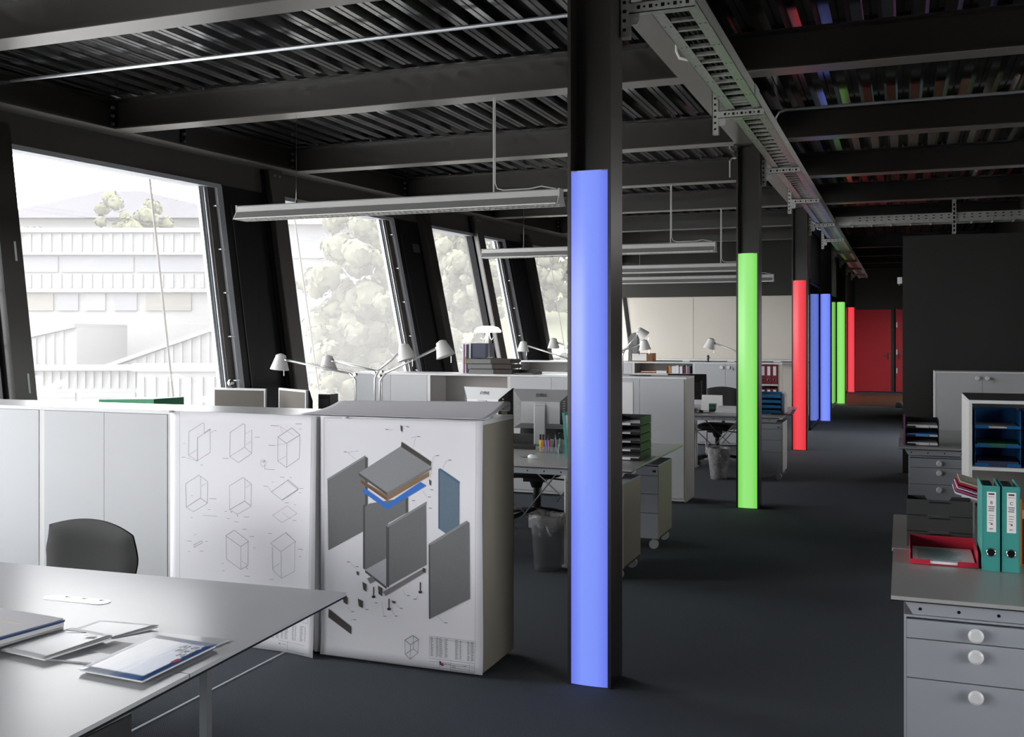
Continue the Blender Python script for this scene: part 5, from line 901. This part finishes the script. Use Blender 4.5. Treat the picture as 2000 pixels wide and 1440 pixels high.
# items on the desk behind the green column
t = thing('desk_calendar','white card calendar standing on the desk beyond the middle cabinets','calendar',(-2.22,12.9,.74)); B().prism([(12.84,.741),(12.845,.741),(12.905,.93),(12.90,.93)],'x',-2.38,-2.12).build('card','paper_bright',t); B().prism([(12.96,.741),(12.965,.741),(12.905,.93),(12.90,.93)],'x',-2.38,-2.12).build('stand','paper_bright',t)
t = thing('pen_cup','small green and black square cup before the calendar','cup',(-2.20,12.62,.74)); B().box(-2.235,-2.155,12.59,12.66,.741,.84).build('cup','black_plastic',t); B().box(-2.238,-2.152,12.587,12.663,.828,.842).build('rim','green',t); B().box(-2.225,-2.165,12.588,12.59,.775,.815).build('label_patch','green_folder_dark',t)
t = thing('paper_pile','heap of white papers on the desk left of the green column','paper stack',(-1.98,12.65,.74)); 
for k in range(5): B().hexa([(-2.15+.01*k,12.50,.741+k*.014),(-1.80,12.48+.01*k,.741+k*.014),(-1.80,12.76,.741+k*.014),(-2.13,12.78-.01*k,.741+k*.014),(-2.15+.01*k,12.50,.753+k*.014),(-1.80,12.48+.01*k,.753+k*.014),(-1.80,12.76,.753+k*.014),(-2.13,12.78-.01*k,.753+k*.014)]).build('sheets','paper_bright' if k % 2 else 'paper',t)
t = thing('computer_mouse','black computer mouse on the desk beyond the middle cabinets','mouse',(-2.31,12.40,.74)); B().lathe([(.030,0),(.033,.008),(.030,.022),(.018,.032),(.002,.036)],(0,0,0),16).rot(Matrix.Diagonal((1.2,1.5,1))).move((-2.31,12.42,.740)).build('shell','black_plastic',t,smooth=True); B().box(-2.45,-2.20,12.30,12.52,.7402,.742).build('mouse_pad','grey_plastic',t)
for k in range(4): letter_tray(-1.64,12.62,.742+k*.062,'blue_box',['lowest','second','third','topmost'][k]+' blue letter tray in the stack right of the green column',w=.27,d=.33,h=.058,papers=.03,group='blue tray stack right of the green column',mp='blue_box')
tag(B().box(-1.685,-1.655,12.62,12.90,.741,1.0).build('folder','purple'),'purple folder standing left of the blue tray stack','folder')
t = thing('card_box','small black box with pale end before the blue tray stack','box',(-1.66,12.45,.74)); B().box(-1.74,-1.64,12.40,12.52,.741,.815).build('box','black_plastic',t); B().box(-1.638,-1.60,12.40,12.50,.741,.79).build('card','beige_card',t)
t = thing('paper_bundle','white sheets standing right of the blue tray stack','paper stack',(-1.36,12.8,.74)); 
for k in range(3): B().box(-1.365+k*.012,-1.357+k*.012,12.66,12.92,.742,1.0-.02*k).build('sheet','paper',t)
t = thing('open_tray','dark tray sticking out over the desk end at the red column','tray',(-1.32,12.5,.74)); B().box(-1.46,-1.22,12.38,12.60,.741,.75).build('tray','black_plastic',t); B().hexa([(-1.25,12.38,.75),(-1.22,12.38,.75),(-1.22,12.60,.75),(-1.25,12.60,.75),(-1.22,12.38,.80),(-1.19,12.38,.80),(-1.19,12.60,.80),(-1.22,12.60,.80)]).build('lip','purple',t)
t = thing('keyboard','dark keyboard edge with blue and yellow slips under the far monitor','keyboard',(-2.44,12.62,.74)); B().box(-2.62,-2.40,12.58,12.72,.741,.765).build('body','navy',t); B().box(-2.60,-2.42,12.574,12.58,.745,.755).build('slip','hl_yellow',t)

# ================================================================ right-hand desk things
letter_tray(.028,4.56,.742,'red_plastic','red letter tray with printed sheet beside the teal binders',w=.262,d=.33,h=.062,papers=.01,group='single red tray')
tr_ = [o for o in C.objects if o.name.startswith('letter_tray') and o.get('label','').startswith('red')][0]
for k in range(12): B().box(.06,.06+.18*random.uniform(.7,1),4.60+k*.019,4.603+k*.019,.7562,.7566).build('printed_line','ink',tr_)
for k in range(3):
    z = .742+k*.072; t = thing('file_tray',['lowest','middle','topmost'][k]+' dark file tray behind the red tray','letter tray',(.155,5.0,z),group='dark tray stack behind the red tray')
    b = B(); b.box(.018,.290,4.93,5.06,z,z+.003); b.box(.018,.021,4.93,5.06,z+.003,z+.069); b.box(.287,.290,4.93,5.06,z+.003,z+.069); b.build('tray','grey_plastic',t)
    B().box(.021,.287,4.93,4.934,z+.003,z+.069).build('front_wall','grey_plastic',t)
    B().prism([(.021,z+.003),(.287,z+.003),(.287,z+.069),(.21,z+.069),(.19,z+.035),(.115,z+.035),(.095,z+.069),(.021,z+.069)],'y',5.056,5.06).build('back_wall','grey_plastic',t)
    B().box(.11,.20,4.928,4.930,z+.055,z+.062).build('label_groove','black_plastic',t)
for k in range(2): letter_tray(.32,4.96,.742+k*.080,'black_plastic',['lower','upper'][k]+' black letter tray hidden behind the teal binders',w=.27,d=.34,h=.076,papers=.03,group='dark tray stack behind the binders')
pk = thing('pink_folder','pink and red folders leaning on the black trays behind the binders','folder',(.32,4.95,.98))
for k,(m,dz) in enumerate((('paper',0),('pink',.012),('paper_bright',.026),('pink',.030),('red_plastic',.046),('beige_card',.056))):
    B().hexa([(.215+.004*k,4.86,1.000+dz*.9),(.47,4.86,.925+dz),(.47,5.12,.925+dz),(.215+.004*k,5.12,1.000+dz*.9),(.215+.004*k,4.86,1.008+dz*.9),(.47,4.86,.933+dz),(.47,5.12,.933+dz),(.215+.004*k,5.12,1.008+dz*.9)]).build('folder_leaf',m,pk)
b1 = binder(.301,4.53,.741,'teal','teal ring binder with spine letter B',w=.066,h=.345,group='teal ring binders')
b2 = binder(.374,4.53,.741,'teal','teal ring binder with spine letter C',w=.066,h=.345,group='teal ring binders')
for bb,x0,let in ((b1,.301,'B'),(b2,.374,'C')):
    L0 = bb.location; cx = x0+.0345
    def tx(s,sz,z,m='ink_black'): text(s,sz,m,bb,(cx-L0.x,4.5285-L0.y,z-L0.z),(PI/2,0,0),extrude=.0002)
    tx(let,.018,1.018); tx('2011',.008,.912)
    B().box(cx-.011,cx+.011,4.5284,4.5288,1.050,1.056).build('printed_line','ink_black',bb); B().box(cx-.012,cx+.012,4.5284,4.5288,1.041,1.0425).build('printed_line','ink_red',bb)
    for k in range(3): B().box(cx-.012+.002*(k%2),cx+.012-.001*k,4.5284,4.5288,1.000-k*.008,1.003-k*.008).build('printed_line','ink_black',bb)
    for k in range(4): B().box(cx-.010,cx+.010-.002*k,4.5284,4.5288,.965-k*.010,.967-k*.010).build('printed_line','ink',bb)
    B().prism([(cx-.006,.930),(cx+.006,.928),(cx+.002,.936)],'y',4.5284,4.5288).build('red_mark','ink_red',bb)
tag(B().box(.452,.46,4.66,4.94,.741,1.02).build('folder','orange'),'orange folder standing right of the teal binders','folder')
t = thing('beige_box','beige box behind the teal binders at the picture edge','box',(.56,4.9,.74)); B().box(.465,.70,4.72,4.95,.741,.93).build('box','navy',t); B().box(.462,.703,4.717,4.953,.93,.965).build('lid','beige_card',t)
for c_,x0 in enumerate((.438,.728)):
    for k in range(3):
        letter_tray(x0,7.22,.847+k*.122-.0*c_,'blue_tray',['lowest','middle','topmost'][k]+' blue letter tray in the cabinet, '+['nearer the aisle','at the picture edge'][c_],w=.268,d=.36,h=.114,papers=[.03,.022,.010][k],group='blue letter trays in the right cabinet',mp=['navy','green_folder_dark','beige_card'][k])
for k in range(3): letter_tray(.025,9.40,.742+k*.075,'black_plastic',['lowest','middle','topmost'][k]+' black letter tray on the desk beyond the blue trays',w=.265,d=.36,h=.070,papers=.022,group='black tray stack on the far right desk',mp=['paper','hl_blue','paper_bright'][k])
for k in range(3): 
    t0 = [o for o in C.objects if o.get('label','') == ['lowest','middle','topmost'][k]+' black letter tray on the desk beyond the blue trays'][0]
    B().box(.215,.28,9.398,9.40,.748+k*.075,.762+k*.075).build('name_tag','paper_bright',t0)
t = thing('tray_side_folder','thin purple folder beside the black trays on the far right desk','folder',(.01,9.6,.74)); B().box(.008,.02,9.42,9.74,.741,.99).build('cover','purple',t); B().box(.0205,.0235,9.43,9.73,.742,.98).build('sheet','paper',t)
t = thing('door_stop','white round door stop on the floor at the partition end','door stop',(-.06,25.2,0)); B().lathe([(.09,0),(.10,.05),(.08,.10),(.02,.12)],(-.06,25.2,.004),16).build('cap','white_plastic',t,smooth=True); B().cyl((-.06,25.2,0),(-.06,25.2,.006),.11,n=16).build('ring','rubber',t)
t = thing('wall_sensor','small white sensor on the partition edge near the ceiling','sensor',(-.03,13.36,2.35)); B().box(-.06,-.002,13.33,13.39,2.32,2.40).build('body','white_plastic',t,bevel=.006); B().cyl((-.03,13.36,2.30),(-.03,13.36,2.32),.018,n=10).build('lens','grey_plastic',t)
tag(B().hexa([(-6.15,6.55,.0),(-5.55,6.50,.0),(-5.5,6.80,.0),(-6.1,6.85,.0),(-6.15,6.55,1.165),(-5.55,6.50,1.185),(-5.5,6.80,1.185),(-6.1,6.85,1.165)]).build('green_box','green'),'green box top edge showing behind the nearest cabinets at the window','box')

# ================================================================ outside
F = Vector((-math.sin(YAW),math.cos(YAW),0)); Rv = Vector((math.cos(YAW),math.sin(YAW),0))
def ext(u,D,z): p = Rv*u+F*D; return (p.x,p.y,z)
def ebox(b,u0,u1,d0,d1,z0,z1): return b.hexa([ext(u0,d0,z0),ext(u1,d0,z0),ext(u1,d1,z0),ext(u0,d1,z0),ext(u0,d0,z1),ext(u1,d0,z1),ext(u1,d1,z1),ext(u0,d1,z1)])
G = -6.0
tag(B().hexa([(-160,-120,G-.2),(120,-120,G-.2),(120,160,G-.2),(-160,160,G-.2),(-160,-120,G),(120,-120,G),(120,160,G),(-160,160,G)]).build('ground','asphalt'), kind='structure')
bd = thing('office_building','long pale building with two window bands across the street','building',ext(-20,45,G))
def epart(name,m,*boxes):
    b = B()
    for q in boxes: ebox(b,*q)
    return b.build(name,m,bd)
epart('wall','ext_wall',(-40,-11.2,45,55,G,6.2))
epart('roof_edge','ext_wall2',(-40.2,-11.1,44.8,55,6.2,6.4))
def ribs(u0,u1,d,z0,z1,step=.45):
    r0 = ebox(B(),u0,u0+.16,d-.08,d,z0,z1).build('rib','ext_wall2',bd)
    n = int((u1-u0)/step); rep(r0,[tuple(Rv*(step*k)) for k in range(1,n)])
ribs(-30,-11.4,45,5.35,6.15); ribs(-30,-11.4,45,3.75,4.35)
epart('ledge','ext_wall2',(-40,-11.2,44.7,45,5.2,5.32)); epart('ledge','ext_wall2',(-40,-11.2,44.7,45,3.55,3.72))
for k in range(5):
    u = -30+k*3.35; w_ = epart('blind','ext_window' if k != 1 else 'ext_wall2',(u,u+3.2,44.92,45,4.45,5.15))
epart('window','ext_glass',(-13.4,-12.7,44.9,45,4.5,5.1)); epart('window','ext_glass',(-12.5,-11.4,44.9,45,4.4,5.15))
for u0,u1,m in ((-22.6,-20.3,'ext_glass'),(-20.1,-19.2,'ext_window'),(-17.6,-16.6,'ext_window'),(-16.2,-14.2,'ext_glass'),(-13.0,-11.3,'ext_glass'),(-29,-26,'ext_glass'),(-25.4,-24,'ext_window'),(-18.9,-18.0,'ext_wall2')): epart('window',m,(u0,u1,44.9,45,2.75,3.5))
# saw-tooth sheds in front
for k,(u0,u1,zl,zr) in enumerate(((-22.0,-16.3,1.55,2.85),(-16.2,-10.8,.9,2.85),(-28,-22.2,1.4,2.85))):
    sh = thing('saw_tooth_shed','pale ribbed saw-tooth shed before the building, '+['middle one','one nearest the window post','one cut by the window frame'][k],'building',ext(u0,38,G),group='saw-tooth sheds')
    b = B(); b.hexa([ext(u0,38,G),ext(u1,38,G),ext(u1,43,G),ext(u0,43,G),ext(u0,38,zl-.9),ext(u1,38,zr-.9),ext(u1,43,zr-.9),ext(u0,43,zl-.9)]); b.build('wall','ext_wall',sh)
    b = B(); b.hexa([ext(u0-.2,37.8,zl-.9),ext(u1,37.8,zr-.9),ext(u1,43,zr-.9),ext(u0-.2,43,zl-.9),ext(u0-.2,37.8,zl-.75),ext(u1,37.8,zr-.75),ext(u1,43,zr-.75),ext(u0-.2,43,zl-.75)]); b.build('roof','ext_wall2',sh)
    n = int((u1-u0)/.34)
    for j in range(n):
        zt = zl-.9+(zr-zl)*(j/n); ebox(B(),u0+j*.34,u0+j*.34+.14,37.92,38,-.2,zt-.05).build('rib','ext_wall2',sh)
lo = thing('low_hall','low pale hall with ribbed eave and shuttered windows','building',ext(-16,34,G)); 
ebox(B(),-32,-9.4,34,38,G,.55).build('wall','ext_wall',lo); ebox(B(),-32,-9.4,33.6,34,.50,.68).build('eave','ext_wall2',lo)
r0 = ebox(B(),-18,-17.9,33.9,34,-.1,.45).build('rib','ext_wall2',lo); rep(r0,[tuple(Rv*(.28*k)) for k in range(1,30)])
for u in (-17.0,-12.3): ebox(B(),u,u+.32,33.7,34,G,.5).build('pilaster','ext_wall2',lo)
for u0,u1 in ((-16.4,-14.6),(-14.4,-12.6),(-11.7,-9.8)): 
    w_ = ebox(B(),u0,u1,33.92,34,-1.15,-.25).build('shutter','ext_window',lo)
    for j in range(5): ebox(B(),u0,u1,33.90,33.92,-1.1+j*.17,-1.08+j*.17).build('shutter_slat','ext_wall2',w_)
ho = thing('house','house with dark hipped roof behind the trees','building',ext(-24,66,G)); ebox(B(),-33,-19,68,78,G,9.5).build('wall','ext_wall',ho)
b = B(); b.add([ext(-35,67,9.4),ext(-17,67,9.4),ext(-17,79,9.4),ext(-35,79,9.4),ext(-29.5,73,12.0),ext(-26.6,73,12.0)],[(0,1,5,4),(1,2,5),(2,3,4,5),(3,0,4),(0,3,2,1)]); b.build('roof','ext_roof',ho)
pw = thing('garden_wall','white boundary wall with posts seen through the second window','wall',ext(-6,26,G)); ebox(B(),-9.6,2,26,26.3,G,.75).build('wall','ext_wall',pw); ebox(B(),-9.7,2,25.9,26.4,.75,.95).build('coping','ext_wall',pw)
r0 = ebox(B(),-9.5,-9.4,25.93,26,-.6,.6).build('rib','ext_wall2',pw); rep(r0,[tuple(Rv*(.3*k)) for k in range(1,28)])
gb = thing('grey_house','grey clad house with white fascia beyond the second window','building',ext(-10,40,G)); ebox(B(),-10.6,-3.5,40,48,G,6.0).build('wall','ext_window',gb); ebox(B(),-10.9,-3.2,39.6,48,6.0,6.3).build('fascia','ext_wall',gb); ebox(B(),-10.6,-3.5,39.9,40,4.7,4.95).build('band','ext_wall',gb); ebox(B(),-10.9,-10.2,39.7,40,G,6.0).build('corner_pier','ext_wall',gb)
def tree(u,D,h,r,m,label,n=900,base=G,group='trees outside the windows',zs=1.05):
    t = thing('tree',label,'tree',ext(u,D,base),group=group); c = Vector(ext(u,D,base+h-r*zs)); rnd = random.Random(int(u*31+D))
    B().cyl(ext(u,D,base),tuple(c),.18,.10,n=8).build('trunk','bark',t)
    b = B(); blobs = []
    for _ in range(int(80*max(1,zs*.7))):
        d = Vector((rnd.gauss(0,1),rnd.gauss(0,1),rnd.gauss(0,1))).normalized(); blobs.append((c+Vector((d.x,d.y,d.z*zs))*r*rnd.uniform(.15,.92),r*rnd.uniform(.10,.20)))
    for cc,rr in blobs:
        bm = bmesh.new(); bmesh.ops.create_icosphere(bm,subdivisions=2,radius=rr*.9)
        vs = [tuple(cc+v.co*(1+.28*rnd.uniform(-1,1))) for v in bm.verts]; fs = [[v.index for v in f.verts] for f in bm.faces]; bm.free(); b.add(vs,fs)
    b.build('crown',m,t,smooth=True)
    lf = B()
    for k in range(n*2):
        cc,rr = blobs[k%len(blobs)]; d = Vector((rnd.gauss(0,1),rnd.gauss(0,1),rnd.gauss(0,1))).normalized(); p = cc+d*rr*rnd.uniform(.85,1.15); s = r*.048
        a = d.orthogonal().normalized(); a = Matrix.Rotation(rnd.uniform(0,6),3,d) @ a; e = d.cross(a)+d*.4
        lf.poly([tuple(p-a*s),tuple(p+e*s*.6),tuple(p+a*s),tuple(p-e*s*.6)])
    o = lf.build('leaves',m,t); o['kind'] = 'stuff'
tree(-22.6,60,16.4,3.0,'leaf_far','broad pale tree above the long building roof',1800); tree(-16.4,60,15.4,2.5,'leaf_far','rounded tree right of the dark roof',1500); tree(-28.6,58,14.4,2.3,'leaf_far','tree at the outer edge of the first window',1500); tree(-11.6,66,15.0,2.2,'leaf_far','low tree at the inner edge of the first window',1200)
tree(-3.35,22.5,12.4,1.75,'leaf_pale','tall feathery tree at the right of the second window',3500,zs=2.4); tree(-5.2,31,8.3,.75,'leaf_yellow','yellow shrub in the second window',900); tree(-2.9,18,7.0,1.05,'leaf','bush low in the second window',1600)
tree(-2.0,34,16.0,2.7,'leaf_pale','tall pale tree filling the third window',4000,zs=2.2); tree(-.7,28,11.0,1.5,'leaf_pale','tree low in the third window',2000); tree(-2.6,38,12.5,2.6,'leaf_pale','second tall tree behind the third window',2500)
tree(9.5,76,20.0,3.6,'leaf_pale','tall tree beyond the farthest windows',2200); tree(2.6,82,16,3.4,'leaf_pale','round tree beyond the parked cars',2000)
slope = B().hexa([ext(-8,50,G-.1),ext(20,50,G-.1),ext(30,95,G-.1),ext(-14,95,G-.1),ext(-8,50,G+.2),ext(20,50,G+.2),ext(30,95,6.0),ext(-14,95,6.0)]).build('ground_slope','ext_grass'); slope['kind'] = 'structure'
def car(u,D,z,label):
    t = thing('car',label,'car',ext(u,D,z),YAW,group='white cars parked outside')
    B().prism([(-2.1,.25),(2.1,.25),(2.15,.65),(1.3,.80),(.8,1.30),(-1.0,1.32),(-1.7,.85),(-2.15,.75)],'y',-.85,.85).build('body','white_plastic',t,local=True,bevel=.05)
    B().prism([(1.15,.84),(.75,1.24),(-.95,1.26),(-1.5,.86)],'y',-.86,.86).build('windows','ext_glass',t,local=True)
    for x in (-1.35,1.35):
        for y in (-.88,.66): B().cyl((x,y,.32),(x,y+.22,.32),.32,n=16).build('wheel','rubber',t,local=True)
car(3.1,62,-2.4,'white car parked outside left of the nearest blue column'); car(5.0,72,-.2,'white car farther up the slope outside')
